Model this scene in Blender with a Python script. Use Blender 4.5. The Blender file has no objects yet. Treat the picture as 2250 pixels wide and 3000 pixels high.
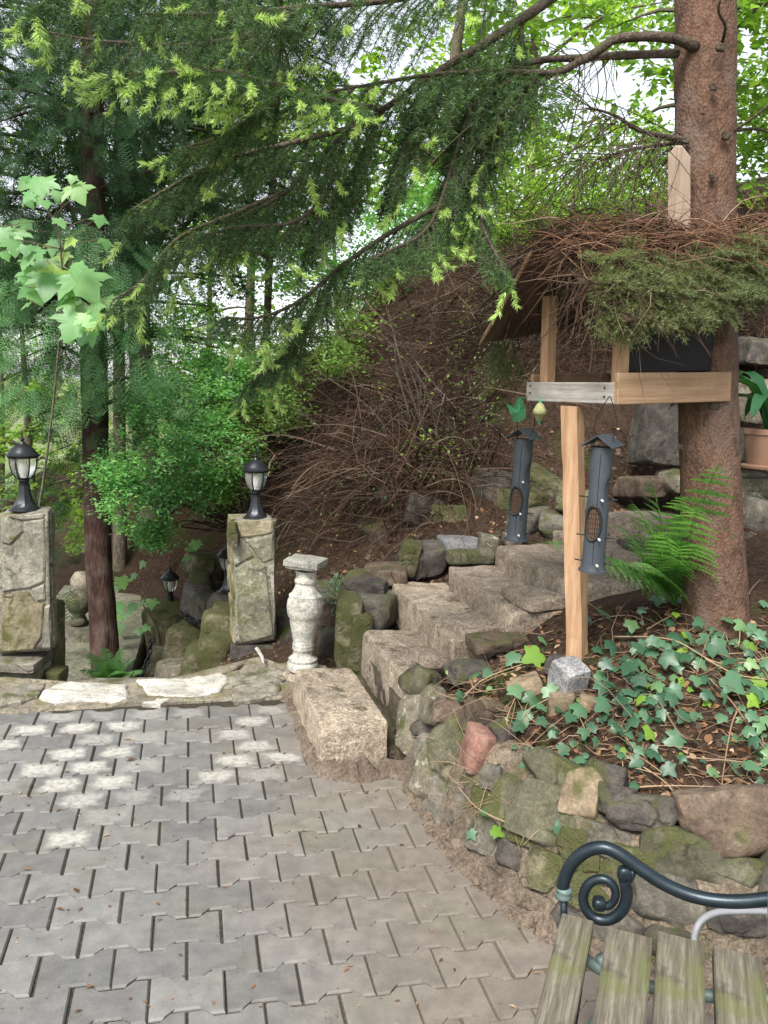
import bpy, bmesh, math, random
import numpy as np
from mathutils import Vector, Matrix
rng = np.random.default_rng(7)
random.seed(7)
SC = bpy.context.scene
COL = SC.collection
R = math.radians

# ------------------------------------------------------------------ camera
F, PITCH, ROLL, H = 2416.0, R(8.28), R(3.15), 1.615
fw = np.array([0, math.cos(PITCH), -math.sin(PITCH)])
r0 = np.array([1.0, 0, 0]); u0 = np.cross(r0, fw)
rt = r0*math.cos(ROLL)+u0*math.sin(ROLL); up = -r0*math.sin(ROLL)+u0*math.cos(ROLL)
cd = bpy.data.cameras.new('camera'); cam = bpy.data.objects.new('camera', cd); COL.objects.link(cam)
cd.sensor_fit = 'VERTICAL'; cd.sensor_height = 24; cd.lens = 24*F/3000; cd.clip_end = 2000; cd.clip_start = 0.02
M = Matrix(((rt[0], up[0], -fw[0], 0), (rt[1], up[1], -fw[1], 0), (rt[2], up[2], -fw[2], H), (0, 0, 0, 1)))
cam.matrix_world = M
SC.camera = cam
# ------------------------------------------------------------------ light
SUN_EL, SUN_AZ = R(50), R(206)      # soft light from the left, a little behind the camera
w = bpy.data.worlds.new('World'); SC.world = w; w.use_nodes = True
nt = w.node_tree; bg = nt.nodes['Background']
sky = nt.nodes.new('ShaderNodeTexSky'); sky.sky_type = 'NISHITA'; sky.sun_disc = False
sky.sun_elevation = SUN_EL; sky.sun_rotation = SUN_AZ
sky.air_density = 1.0; sky.dust_density = 1.5; sky.ozone_density = 0.6
hs = nt.nodes.new('ShaderNodeHueSaturation'); hs.inputs['Saturation'].default_value = 0.30   # an overcast sky is nearly white
nt.links.new(sky.outputs[0], hs.inputs['Color']); nt.links.new(hs.outputs[0], bg.inputs[0])
bg.inputs[1].default_value = 0.078
sl = bpy.data.lights.new('sun', 'SUN'); sl.energy = 1.5; sl.angle = R(20); sl.color = (1, .965, .91)
so = bpy.data.objects.new('sun', sl); COL.objects.link(so)
sd = Vector((math.sin(SUN_AZ)*math.cos(SUN_EL), math.cos(SUN_AZ)*math.cos(SUN_EL), math.sin(SUN_EL)))
so.rotation_euler = sd.to_track_quat('Z', 'Y').to_euler(); so.location = (-4, -3, 8)
vs = SC.view_settings; vs.view_transform = 'Standard'; vs.look = 'None'; vs.gamma = 1; vs.use_curve_mapping = False
vs.exposure = 2.15
SC.cycles.use_denoising = True
SC.cycles.max_bounces = 8; SC.cycles.transparent_max_bounces = 8
SC.cycles.diffuse_bounces = 4

# ------------------------------------------------------------------ picture direction -> place
def ray(x, y): return fw+rt*(x-1125)/F-up*(y-1500)/F
def W(x, y, Y):
    d = ray(x, y); return np.array([0, 0, H])+d*(Y/d[1])
def Gz(x, y, z=0.0):
    d = ray(x, y); return np.array([0, 0, H])+d*((z-H)/d[2])
def proj(p):
    d = np.asarray(p, float)-np.array([0, 0, H]); z = d@fw
    return 1125+F*(d@rt)/z, 1500-F*(d@up)/z
UPV = np.array([-.035, 0, 1.0]); UPV /= np.linalg.norm(UPV)   # plumb line: the paving falls a little to the right

# ------------------------------------------------------------------ mesh helpers
def nrm(v):
    v = np.asarray(v, float); return v/(np.linalg.norm(v, axis=-1, keepdims=True)+1e-12)
def snoise(P, freq, seed, oct=3):
    g = np.random.default_rng(seed); out = np.zeros(len(P)); a = 1.0; tot = 0
    for o in range(oct):
        for i in range(5):
            k = nrm(g.normal(size=3))*freq*(1+.5*g.random()); out += a*np.sin(P@k+g.random()*6.28)/5*1.6
        tot += a; freq *= 2.1; a *= .5
    return out/tot
class MB:
    def __init__(s): s.v = []; s.f = []; s.n = 0
    def add(s, v, f):
        v = np.asarray(v, np.float32).reshape(-1, 3); f = np.asarray(f, np.int32)
        s.v.append(v); s.f.append(f+s.n); s.n += len(v); return s
    def box(s, o, x, y, z):
        o, x, y, z = [np.asarray(a, float) for a in (o, x, y, z)]
        c = [o, o+x, o+x+y, o+y]; v = c+[p+z for p in c]
        return s.add(v, [[0, 3, 2, 1], [4, 5, 6, 7], [0, 1, 5, 4], [1, 2, 6, 5], [2, 3, 7, 6], [3, 0, 4, 7]])
    def tube(s, pts, rad, k=8, cap=True):
        v, f = tube(pts, rad, k); 
        s.add(v, f)
        if cap:
            n = len(pts); b = s.n-len(v)
            for base, rev in ((0, True), ((n-1)*k, False)):
                c = len(s.v); ctr = np.asarray(pts[0 if rev else -1], float)
                idx = np.arange(k); tri = np.c_[base+idx, base+(idx+1) % k, np.full(k, len(v))]
                if rev: tri = tri[:, ::-1]
                s.v.append(np.asarray([ctr], np.float32)); s.n += 1
                # centre index relative to b
                tri = np.where(tri == len(v), s.n-1-b, tri)
                s.f.append((tri+b).astype(np.int32))
        return s
    def build(s, name, mat, parent=None, smooth=False, sharp=None, label=None, kind=None):
        me = mesh_from(s.v, s.f, name, smooth, sharp)
        return obj(name, me, mat, parent, label, kind)
def mesh_from(vl, fl, name, smooth=False, sharp=None):
    me = bpy.data.meshes.new(name)
    V = np.concatenate(vl) if len(vl) else np.zeros((0, 3))
    me.vertices.add(len(V)); me.vertices.foreach_set('co', V.astype(np.float32).ravel())
    li = np.concatenate([f.ravel() for f in fl]) if fl else np.zeros(0, int)
    sz = np.concatenate([np.full(len(f), f.shape[1]) for f in fl]) if fl else np.zeros(0, int)
    st = np.concatenate([[0], np.cumsum(sz)[:-1]]) if len(sz) else sz
    me.loops.add(len(li)); me.loops.foreach_set('vertex_index', li.astype(np.int32))
    me.polygons.add(len(sz)); me.polygons.foreach_set('loop_start', st.astype(np.int32))
    me.update(calc_edges=True); me.validate()
    me.polygons.foreach_set('use_smooth', np.full(len(me.polygons), bool(smooth)))
    if sharp: me.set_sharp_from_angle(angle=R(sharp))
    return me
def obj(name, me, mat=None, parent=None, label=None, kind=None):
    o = bpy.data.objects.new(name, me); COL.objects.link(o)
    if mat is not None and me is not None and not me.materials: me.materials.append(mat)
    if parent is not None: o.parent = parent
    if label: o['label'] = label
    if kind: o['kind'] = kind
    return o
def thing(name, label, cat, loc=(0, 0, 0), group=None):
    o = bpy.data.objects.new(name, None); COL.objects.link(o); o.location = loc
    o.empty_display_size = .05
    o['label'] = label; o['category'] = cat
    if group: o['group'] = group
    return o
def tag(o, label, cat, group=None):
    o['label'] = label; o['category'] = cat
    if group: o['group'] = group
    return o
PARENT_LOC = {}
def keep(o, p):            # parts are modelled in place; move them under the thing without shifting
    o.parent = p; o.matrix_parent_inverse = Matrix.Translation(p.location).inverted(); return o
def part(mb, name, mat, p, **k):
    o = mb.build(name, mat, None, **k); return keep(o, p)
def subpart(mb, name, mat, p, root, **k):
    o = mb.build(name, mat, None, **k); o.parent = p; return o
def tube(pts, rad, k=8):
    P = np.asarray(pts, float); n = len(P); rad = np.broadcast_to(rad, (n,))
    T = nrm(np.gradient(P, axis=0)); ref = np.array([0, 0, 1.0]) if abs(T[0][2]) < .9 else np.array([1.0, 0, 0])
    a = nrm(np.cross(T[0], ref)); A = [a]
    for i in range(1, n):
        a = a-T[i]*(a@T[i]); a = nrm(a); A.append(a)
    A = np.array(A); B = np.cross(T, A); th = np.arange(k)/k*2*np.pi
    V = P[:, None]+rad[:, None, None]*(np.cos(th)[None, :, None]*A[:, None]+np.sin(th)[None, :, None]*B[:, None])
    i = np.arange(n-1)[:, None]*k; j = np.arange(k)[None]; j2 = (j+1) % k
    f = np.stack([i+j, i+j2, i+k+j2, i+k+j], -1).reshape(-1, 4)
    return V.reshape(-1, 3), f
def spline(pts, n=24):
    P = np.asarray(pts, float); m = len(P); t = np.linspace(0, m-1, n); out = []
    for x in t:
        i = min(int(x), m-2); u = x-i; p0 = P[max(i-1, 0)]; p1 = P[i]; p2 = P[i+1]; p3 = P[min(i+2, m-1)]
        out.append(.5*((2*p1)+(-p0+p2)*u+(2*p0-5*p1+4*p2-p3)*u*u+(-p0+3*p1-3*p2+p3)*u**3))
    return np.array(out)
def lathe(prof, k=24, center=(0, 0, 0), axis=None, phase=0, rmod=None):
    prof = np.asarray(prof, float); n = len(prof); th = np.arange(k)/k*2*np.pi+phase
    r = prof[:, 0][:, None]*np.ones(k)
    if rmod is not None: r = r*rmod(th[None, :], prof[:, 1][:, None])
    V = np.stack([r*np.cos(th), r*np.sin(th), np.repeat(prof[:, 1][:, None], k, 1)], -1).reshape(-1, 3)
    if axis is not None:
        z = nrm(axis); x = nrm(np.cross([0, 1.0, 0], z)); y = np.cross(z, x); V = V[:, :1]*x+V[:, 1:2]*y+V[:, 2:]*z
    V = V+np.asarray(center)
    i = np.arange(n-1)[:, None]*k; j = np.arange(k)[None]; j2 = (j+1) % k
    f = np.stack([i+j, i+j2, i+k+j2, i+k+j], -1).reshape(-1, 4)
    return V, f
def frames(d, upv=(0, 0, 1.0), roll=None):
    d = nrm(d); u = np.broadcast_to(np.asarray(upv, float), d.shape); s = np.cross(d, u)
    bad = np.linalg.norm(s, axis=1) < 1e-3; s[bad] = np.array([1.0, 0, 0]); s = nrm(s); n = np.cross(s, d)
    if roll is not None:
        c, q = np.cos(roll)[:, None], np.sin(roll)[:, None]; s, n = s*c+n*q, n*c-s*q
    return np.stack([s, d, n], -1)          # columns: side, forward, normal
def stamp(mb, bv, bf, loc, rot, scale):
    bv = np.asarray(bv, float); bf = np.asarray(bf, int); N = len(loc)
    V = np.einsum('nij,mj->nmi', rot, bv)*np.asarray(scale).reshape(N, 1, -1)+np.asarray(loc)[:, None]
    f = bf[None]+np.arange(N)[:, None, None]*len(bv)
    mb.add(V.reshape(-1, 3), f.reshape(-1, bf.shape[1]))
# cube-grid rock: a chopped convex block, roughened
_cg = {}
def cubegrid(n):
    if n in _cg: return _cg[n]
    key = {}; V = []; Fc = []
    t = np.linspace(-1, 1, n+1)
    def vid(p):
        q = tuple(np.round(p, 5)); 
        if q not in key: key[q] = len(V); V.append(p)
        return key[q]
    for ax in range(3):
        for s in (-1, 1):
            a, b = (ax+1) % 3, (ax+2) % 3
            for i in range(n):
                for j in range(n):
                    q = []
                    for (di, dj) in ((0, 0), (1, 0), (1, 1), (0, 1)):
                        p = np.zeros(3); p[ax] = s; p[a] = t[i+di]; p[b] = t[j+dj]; q.append(vid(p))
                    Fc.append(q if s > 0 else q[::-1])
    _cg[n] = (np.array(V), np.array(Fc)); return _cg[n]
def rockmesh(dims, seed, n=7, chops=7, chop=(.78, 1.1), rough=.03, soft=18, axis=(.92, 1.03)):
    g = np.random.default_rng(seed); V, Fc = cubegrid(n)
    pl = [(np.eye(3)[i]*s, g.uniform(*axis)) for i in range(3) for s in (-1, 1)]
    for i in range(chops):
        d = nrm(g.normal(size=3)); sup = np.abs(d).sum()
        pl.append((d, max(.62, g.uniform(*chop)*(1+.45*(sup-1)))))
    U = nrm(V); acc = np.zeros(len(U))
    for d, h in pl: acc += np.maximum(U@d/h, 0)**soft
    Q = U*(acc**(-1/soft))[:, None]*np.asarray(dims)/2
    m = min(dims)
    nz = snoise(Q/m, 3.2, seed+1, 2)*1.3+(1-2*np.abs(snoise(Q/m, 6.5, seed+2, 2)))*.5+snoise(Q/m, 15, seed+3, 2)*.45; nn = nrm(Q/np.asarray(dims)**1.5)
    return Q+nn*(nz*rough*m)[:, None], Fc
def rotm(rx=0, ry=0, rz=0):
    return np.array(Matrix.Rotation(rz, 3, 'Z') @ Matrix.Rotation(ry, 3, 'Y') @ Matrix.Rotation(rx, 3, 'X'))
def rock(name, c, dims, seed, mat, parent=None, rot=(0, 0, 0), n=7, label=None, **k):
    V, f = rockmesh(dims, seed, n, **k); V = V@rotm(*rot).T
    me = mesh_from([V.astype(np.float32)], [f.astype(np.int32)], name, True, 38)
    o = obj(name, me, mat); o.location = c
    if label: o['label'] = label
    if parent is not None: keep(o, parent)
    return o
def block(name, o3, ex, ey, ez, seed, mat, parent, n=12, **k):   # a block by corner and three edges
    ex, ey, ez = [np.asarray(a, float) for a in (ex, ey, ez)]
    dims = [np.linalg.norm(a) for a in (ex, ey, ez)]; B = np.stack([nrm(ex), nrm(ey), nrm(ez)], 1)
    V, f = rockmesh(dims, seed, n, **k); V = V@B.T
    me = mesh_from([V.astype(np.float32)], [f.astype(np.int32)], name, True, 40)
    o = obj(name, me, mat); o.location = np.asarray(o3)+(ex+ey+ez)/2
    if parent is not None: keep(o, parent)
    return o
def slab(mb, poly, nv, th, bev=.004):       # polygon (3d points) thickened backwards, edges eased
    P = np.asarray(poly, float); nv = nrm(nv); c = P.mean(0)
    if np.dot(np.cross(P[1]-P[0], P[2]-P[1]), nv) < 0: P = P[::-1]
    # catch mostly convex outlines: orientation by area
    A = sum(np.cross(P[i]-c, P[(i+1) % len(P)]-c) for i in range(len(P)))
    if A@nv < 0: P = P[::-1]
    n = len(P); inn = c+(P-c)*(1-bev/np.maximum(np.linalg.norm(P-c, axis=1, keepdims=True), 1e-4)*1.5)
    rings = [P-nv*th, P-nv*bev, inn]
    V = np.concatenate(rings+[[c]]); f = []
    for a in range(2):
        for i in range(n): f.append([a*n+i, a*n+(i+1) % n, (a+1)*n+(i+1) % n, (a+1)*n+i])
    mb.add(V, f); b = mb.n-len(V)
    mb.f.append(np.array([[2*n+i, 2*n+(i+1) % n, 3*n] for i in range(n)], np.int32)+b)
    return mb
def rough_outline(P, amp, seed, sub=3):
    P = np.asarray(P, float); out = []; g = np.random.default_rng(seed); n = len(P)
    for i in range(n):
        a, b = P[i], P[(i+1) % n]; L = np.linalg.norm(b-a)
        for t in np.arange(sub)/sub:
            out.append(a+(b-a)*t+(g.normal(size=3)*amp*min(L, .2)/.2 if t > 0 else g.normal(size=3)*amp*.3))
    return np.array(out)

# ------------------------------------------------------------------ materials
class NT:
    def __init__(s, name):
        s.m = bpy.data.materials.new(name); s.m.use_nodes = True; s.t = s.m.node_tree
        s.b = s.t.nodes['Principled BSDF']; s.out = s.t.nodes['Material Output']
    def n(s, typ, **kw):
        x = s.t.nodes.new(typ)
        for k, v in kw.items(): setattr(x, k, v)
        return x
    def l(s, a, b): s.t.links.new(a, b)
    def pos(s, obj=False, scale=(1, 1, 1)):
        if obj: o = s.n('ShaderNodeTexCoord').outputs['Object']
        else: o = s.n('ShaderNodeNewGeometry').outputs['Position']
        if scale != (1, 1, 1):
            mp = s.n('ShaderNodeMapping'); mp.inputs['Scale'].default_value = scale; s.l(o, mp.inputs[0]); o = mp.outputs[0]
        return o
    def noise(s, co, scale, detail=4, rough=.55, dist=0):
        x = s.n('ShaderNodeTexNoise'); x.inputs['Scale'].default_value = scale; x.inputs['Detail'].default_value = detail
        x.inputs['Roughness'].default_value = rough; x.inputs['Distortion'].default_value = dist; s.l(co, x.inputs['Vector']); return x.outputs['Fac']
    def ramp(s, fac, stops):
        x = s.n('ShaderNodeValToRGB'); e = x.color_ramp.elements
        while len(e) < len(stops): e.new(.5)
        for q, (p, c) in zip(e, stops): q.position = p; q.color = (*c, 1) if len(c) == 3 else c
        s.l(fac, x.inputs[0]); return x.outputs[0]
    def mix(s, a, b, fac, mode='MIX'):
        x = s.n('ShaderNodeMix', data_type='RGBA', blend_type=mode); x.clamp_factor = True
        for i, v in ((6, a), (7, b), (0, fac)):
            if hasattr(v, 'links'): s.l(v, x.inputs[i])
            elif i == 0: x.inputs[0].default_value = v
            else: x.inputs[i].default_value = (*v, 1)
        return x.outputs[2]
    def math(s, op, a, b=None, c=None, clamp=False):
        x = s.n('ShaderNodeMath', operation=op); x.use_clamp = clamp
        for i, v in enumerate((a, b, c)):
            if v is None: continue
            if hasattr(v, 'links'): s.l(v, x.inputs[i])
            else: x.inputs[i].default_value = v
        return x.outputs[0]
    def sstep(s, v, a, b):
        x = s.n('ShaderNodeMapRange', interpolation_type='SMOOTHSTEP'); s.l(v, x.inputs[0]); x.inputs[1].default_value = a; x.inputs[2].default_value = b; return x.outputs[0]
    def bump(s, h, strength=.4, dist=.01, prev=None):
        x = s.n('ShaderNodeBump'); x.inputs['Strength'].default_value = strength; x.inputs['Distance'].default_value = dist; s.l(h, x.inputs['Height'])
        if prev is not None: s.l(prev, x.inputs['Normal'])
        return x.outputs[0]
    def nz(s):
        x = s.n('ShaderNodeSeparateXYZ'); s.l(s.n('ShaderNodeNewGeometry').outputs['Normal'], x.inputs[0]); return x.outputs[2]
    def fin(s, col, rough=.85, normal=None, spec=.3):
        if hasattr(col, 'links'): s.l(col, s.b.inputs['Base Color'])
        else: s.b.inputs['Base Color'].default_value = (*col, 1)
        if hasattr(rough, 'links'): s.l(rough, s.b.inputs['Roughness'])
        else: s.b.inputs['Roughness'].default_value = rough
        s.b.inputs['Specular IOR Level'].default_value = spec
        if normal is not None: s.l(normal, s.b.inputs['Normal'])
        return s.m
def stone(name, c1, c2, c3, moss=0.0, mosscol=((.03, .036, .010), (.085, .09, .026)), scale=9, bump=.6, speck=0, rough=.9, lichen=0, dist=.012, var=.5, crack=.7):
    t = NT(name); p = t.pos()
    big = t.noise(p, scale*.4, 3); mid = t.noise(p, scale*2.2, 5, .62, .4); fine = t.noise(p, scale*16, 3, .7)
    rnd = t.n('ShaderNodeObjectInfo').outputs['Random']
    col = t.ramp(mid, [(.3, c1), (.5, c2), (.72, c3)])
    col = t.mix(col, c1, t.math('MULTIPLY', t.sstep(big, .45, .7), .6))
    v = t.math('MULTIPLY_ADD', rnd, var, 1-var/2); vv = t.n('ShaderNodeCombineColor')
    for i in range(3): t.l(v, vv.inputs[i])
    col = t.mix(col, vv.outputs[0], 1.0, 'MULTIPLY')
    col = t.mix(col, t.ramp(fine, [(.35, (.45, .45, .45)), (.65, (1.25, 1.2, 1.15))]), .5+.4*speck, 'MULTIPLY')
    vo = t.n('ShaderNodeTexVoronoi', feature='DISTANCE_TO_EDGE'); vo.inputs['Scale'].default_value = scale*.75
    wv = t.n('ShaderNodeVectorMath', operation='ADD'); nc = t.n('ShaderNodeTexNoise'); nc.inputs['Scale'].default_value = scale*1.3; nc.inputs['Detail'].default_value = 4; t.l(p, nc.inputs['Vector']); sc_ = t.n('ShaderNodeVectorMath', operation='SCALE'); sc_.inputs['Scale'].default_value = .16; t.l(nc.outputs['Color'], sc_.inputs[0]); t.l(p, wv.inputs[0]); t.l(sc_.outputs[0], wv.inputs[1]); t.l(wv.outputs[0], vo.inputs['Vector'])
    ck_ = t.math('SUBTRACT', 1, t.sstep(vo.outputs['Distance'], .0, .05)); ckm = t.math('MULTIPLY', ck_, t.sstep(t.noise(p, scale*.9, 2), .5, .62))
    col = t.mix(col, tuple(a*.35 for a in c1), t.math('MULTIPLY', ckm, crack))
    col = t.mix(col, t.ramp(t.noise(p, scale*.9, 6, .68, .6), [(.32, (.55, .54, .53)), (.5, (1, 1, 1)), (.68, (1.3, 1.28, 1.22))]), .85, 'MULTIPLY')
    if lichen:
        lm = t.math('MULTIPLY', t.sstep(t.noise(p, 22, 3, .6, .6), .58, .66), lichen); col = t.mix(col, (.36, .38, .30), lm)
    col = t.mix(col, t.ramp(t.noise(p, scale*7, 2, .6), [(.36, (.62, .61, .6)), (.5, (1, 1, 1)), (.64, (1.28, 1.27, 1.25))]), .35+.5*speck, 'MULTIPLY')
    h = t.math('SUBTRACT', t.math('ADD', t.math('MULTIPLY', mid, 1.3), t.math('MULTIPLY', fine, .35+.35*speck)), t.math('MULTIPLY', ckm, crack*.85))
    if moss:
        mn = t.noise(p, 6.5, 5, .6, .3); ms = t.math('MULTIPLY_ADD', t.nz(), .10, mn)
        mk = t.math('MULTIPLY', t.sstep(ms, .68-.28*moss, .86-.28*moss), .85)
        mc = t.mix(mosscol[0], mosscol[1], t.noise(p, 60, 3, .7)); col = t.mix(col, mc, mk)
        h = t.math('ADD', h, t.math('MULTIPLY', mk, t.math('MULTIPLY_ADD', t.noise(p, 190, 2), 1.2, .3)))
    return t.fin(col, rough, t.bump(h, bump, dist), .25)
def wood(name, c1, c2, c3, axis=0, green=0, stretch=.06, scale=60, rough=.75, bumpv=.5):
    t = NT(name); sc = [1, 1, 1]; sc[axis] = stretch; p = t.pos(True, tuple(sc)); p2 = t.pos(True)
    g = t.noise(p, scale, 4, .6, .5); g2 = t.noise(p, scale*3, 2, .7); lo = t.noise(p2, 7, 4)
    col = t.ramp(g, [(.3, c1), (.5, c2), (.7, c3)]); col = t.mix(col, c1, t.math('MULTIPLY', t.sstep(g2, .5, .68), .6))
    if green:
        mk = t.math('MULTIPLY', t.sstep(lo, .46, .64), green); col = t.mix(col, (.10, .115, .03), mk)
        dk = t.math('MULTIPLY', t.sstep(t.noise(p2, 13, 4), .52, .7), .65); col = t.mix(col, (.035, .032, .026), dk)
    else:
        col = t.mix(col, c1, t.math('MULTIPLY', t.sstep(lo, .5, .7), .4))
    return t.fin(col, rough, t.bump(t.math('ADD', g, t.math('MULTIPLY', g2, .5)), bumpv, .004), .25)
def leafmat(name, c1, c2, trans=.35, tcol=None, rough=.5, spec=.35, c3=None):
    t = NT(name); isl = t.n('ShaderNodeNewGeometry').outputs['Random Per Island']; ob = t.n('ShaderNodeObjectInfo').outputs['Random']
    r = t.math('FRACT', t.math('ADD', isl, t.math('MULTIPLY', ob, 3.7)))
    st = [(0, c1), (1, c2)] if c3 is None else [(0, c1), (.82, c2), (1, c3)]
    col = t.ramp(r, st); big = t.noise(t.pos(), 1.7, 3); col = t.mix(col, t.ramp(big, [(.35, (.7, .72, .75)), (.65, (1.2, 1.18, 1.05))]), .8, 'MULTIPLY')
    t.fin(col, rough, None, spec)
    if trans:
        tr = t.n('ShaderNodeBsdfTranslucent'); tc = t.mix(col, tcol or (1.6, 1.7, .7), 1.0, 'MULTIPLY'); t.l(tc, tr.inputs[0])
        mx = t.n('ShaderNodeMixShader'); mx.inputs[0].default_value = trans; t.l(t.b.outputs[0], mx.inputs[1]); t.l(tr.outputs[0], mx.inputs[2]); t.l(mx.outputs[0], t.out.inputs[0])
    return t.m
def plain(name, col, rough=.5, metal=0, var=.25, scale=30, bump=0, spec=.4):
    t = NT(name); p = t.pos(); n = t.noise(p, scale, 4)
    c = t.mix(tuple(a*(1-var) for a in col), tuple(a*(1+var) for a in col), n); t.b.inputs['Metallic'].default_value = metal
    return t.fin(c, rough, t.bump(n, bump, .004) if bump else None, spec)
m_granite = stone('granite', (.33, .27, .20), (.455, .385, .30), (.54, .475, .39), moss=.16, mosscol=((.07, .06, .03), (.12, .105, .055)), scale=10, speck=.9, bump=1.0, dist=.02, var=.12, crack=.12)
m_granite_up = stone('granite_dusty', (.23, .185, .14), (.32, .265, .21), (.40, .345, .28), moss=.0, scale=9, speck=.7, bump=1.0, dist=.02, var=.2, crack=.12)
m_grey = stone('fieldstone_grey', (.06, .055, .045), (.11, .10, .082), (.16, .147, .12), moss=.5, scale=8)
m_green = stone('fieldstone_green', (.052, .05, .033), (.096, .093, .061), (.148, .142, .098), moss=.62, scale=7)
m_dark = stone('fieldstone_dark', (.03, .027, .024), (.066, .058, .051), (.108, .097, .085), moss=.4, scale=7)
m_brown = stone('fieldstone_brown', (.06, .044, .032), (.112, .082, .06), (.165, .13, .098), moss=.38, scale=7)
m_beige = stone('fieldstone_beige', (.098, .086, .061), (.155, .138, .102), (.21, .19, .145), moss=.48, scale=8, lichen=.5)
m_red = stone('stone_red', (.17, .085, .066), (.26, .14, .11), (.30, .20, .165), scale=6, bump=.5)
m_tan = stone('stone_tan', (.15, .11, .07), (.215, .165, .11), (.27, .22, .155), moss=.25, scale=6, bump=.5)
m_cube = stone('stone_granite_cube', (.15, .155, .16), (.21, .215, .22), (.27, .27, .28), scale=14, speck=1, bump=.4)
m_mossy = stone('stone_mossy', (.065, .06, .036), (.115, .105, .066), (.17, .155, .10), moss=1.0, scale=8, bump=.9)
m_pillar = stone('pillar_stone', (.135, .128, .10), (.205, .195, .158), (.265, .252, .21), moss=.42, mosscol=((.05, .052, .014), (.12, .112, .03)), scale=5, lichen=.35)
m_pillar_g = stone('pillar_stone_green', (.105, .105, .072), (.165, .162, .115), (.22, .215, .16), moss=.52, mosscol=((.06, .066, .018), (.12, .118, .038)), scale=5, lichen=.4)
m_pillar_m = stone('pillar_stone_mossy', (.16, .14, .085), (.235, .205, .135), (.285, .255, .18), moss=.78, mosscol=((.035, .038, .01), (.095, .092, .02)), scale=5)
m_mortar = stone('mortar', (.085, .068, .05), (.13, .105, .078), (.175, .145, .112), moss=.42, scale=12, speck=.7)
m_dust = stone('trodden_dust', (.115, .088, .066), (.155, .122, .093), (.19, .155, .122), scale=12, speck=.7, bump=.8)
m_mortar_p = stone('pillar_mortar', (.15, .138, .108), (.21, .198, .16), (.265, .252, .21), moss=.34, mosscol=((.10, .09, .025), (.17, .145, .04)), scale=9, speck=.5)
m_bed = stone('threshold_mortar', (.13, .115, .088), (.185, .168, .13), (.235, .215, .172), moss=.35, mosscol=((.08, .075, .025), (.14, .125, .04)), scale=10, speck=.5)
m_flagw = stone('flagstone_pale', (.34, .33, .285), (.43, .42, .375), (.50, .495, .455), scale=7, bump=.7, var=.15, crack=.3)
m_flagg = stone('flagstone_grey', (.14, .13, .105), (.20, .185, .15), (.255, .24, .20), moss=.4, scale=7)
m_balu = stone('baluster_concrete', (.25, .248, .215), (.35, .347, .31), (.43, .427, .39), moss=.25, mosscol=((.16, .17, .10), (.24, .25, .16)), scale=12, bump=.6, speck=.5, crack=.15)
m_blockc = stone('concrete_block', (.24, .205, .155), (.34, .3, .24), (.42, .38, .31), scale=10, bump=.4)
m_path = stone('lower_path', (.12, .12, .085), (.165, .165, .12), (.20, .20, .15), scale=9, bump=.5, speck=.6)
def soilmat():
    t = NT('soil'); p = t.pos(); a = t.noise(p, 5, 5, .65); b = t.noise(p, 38, 5, .7); c = t.noise(p, 150, 2)
    col = t.ramp(b, [(.28, (.014, .009, .006)), (.5, (.040, .025, .017)), (.68, (.080, .052, .035)), (.8, (.14, .10, .07))])
    col = t.mix(col, (.07, .045, .03), t.math('MULTIPLY', t.sstep(a, .5, .7), .6))
    col = t.mix(col, (.035, .05, .012), t.math('MULTIPLY', t.sstep(t.noise(p, 2.6, 5, .6, .4), .56, .66), .75))
    return t.fin(col, .95, t.bump(t.math('ADD', b, t.math('MULTIPLY', c, .4)), .9, .03), .1)
m_soil = soilmat()
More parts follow.
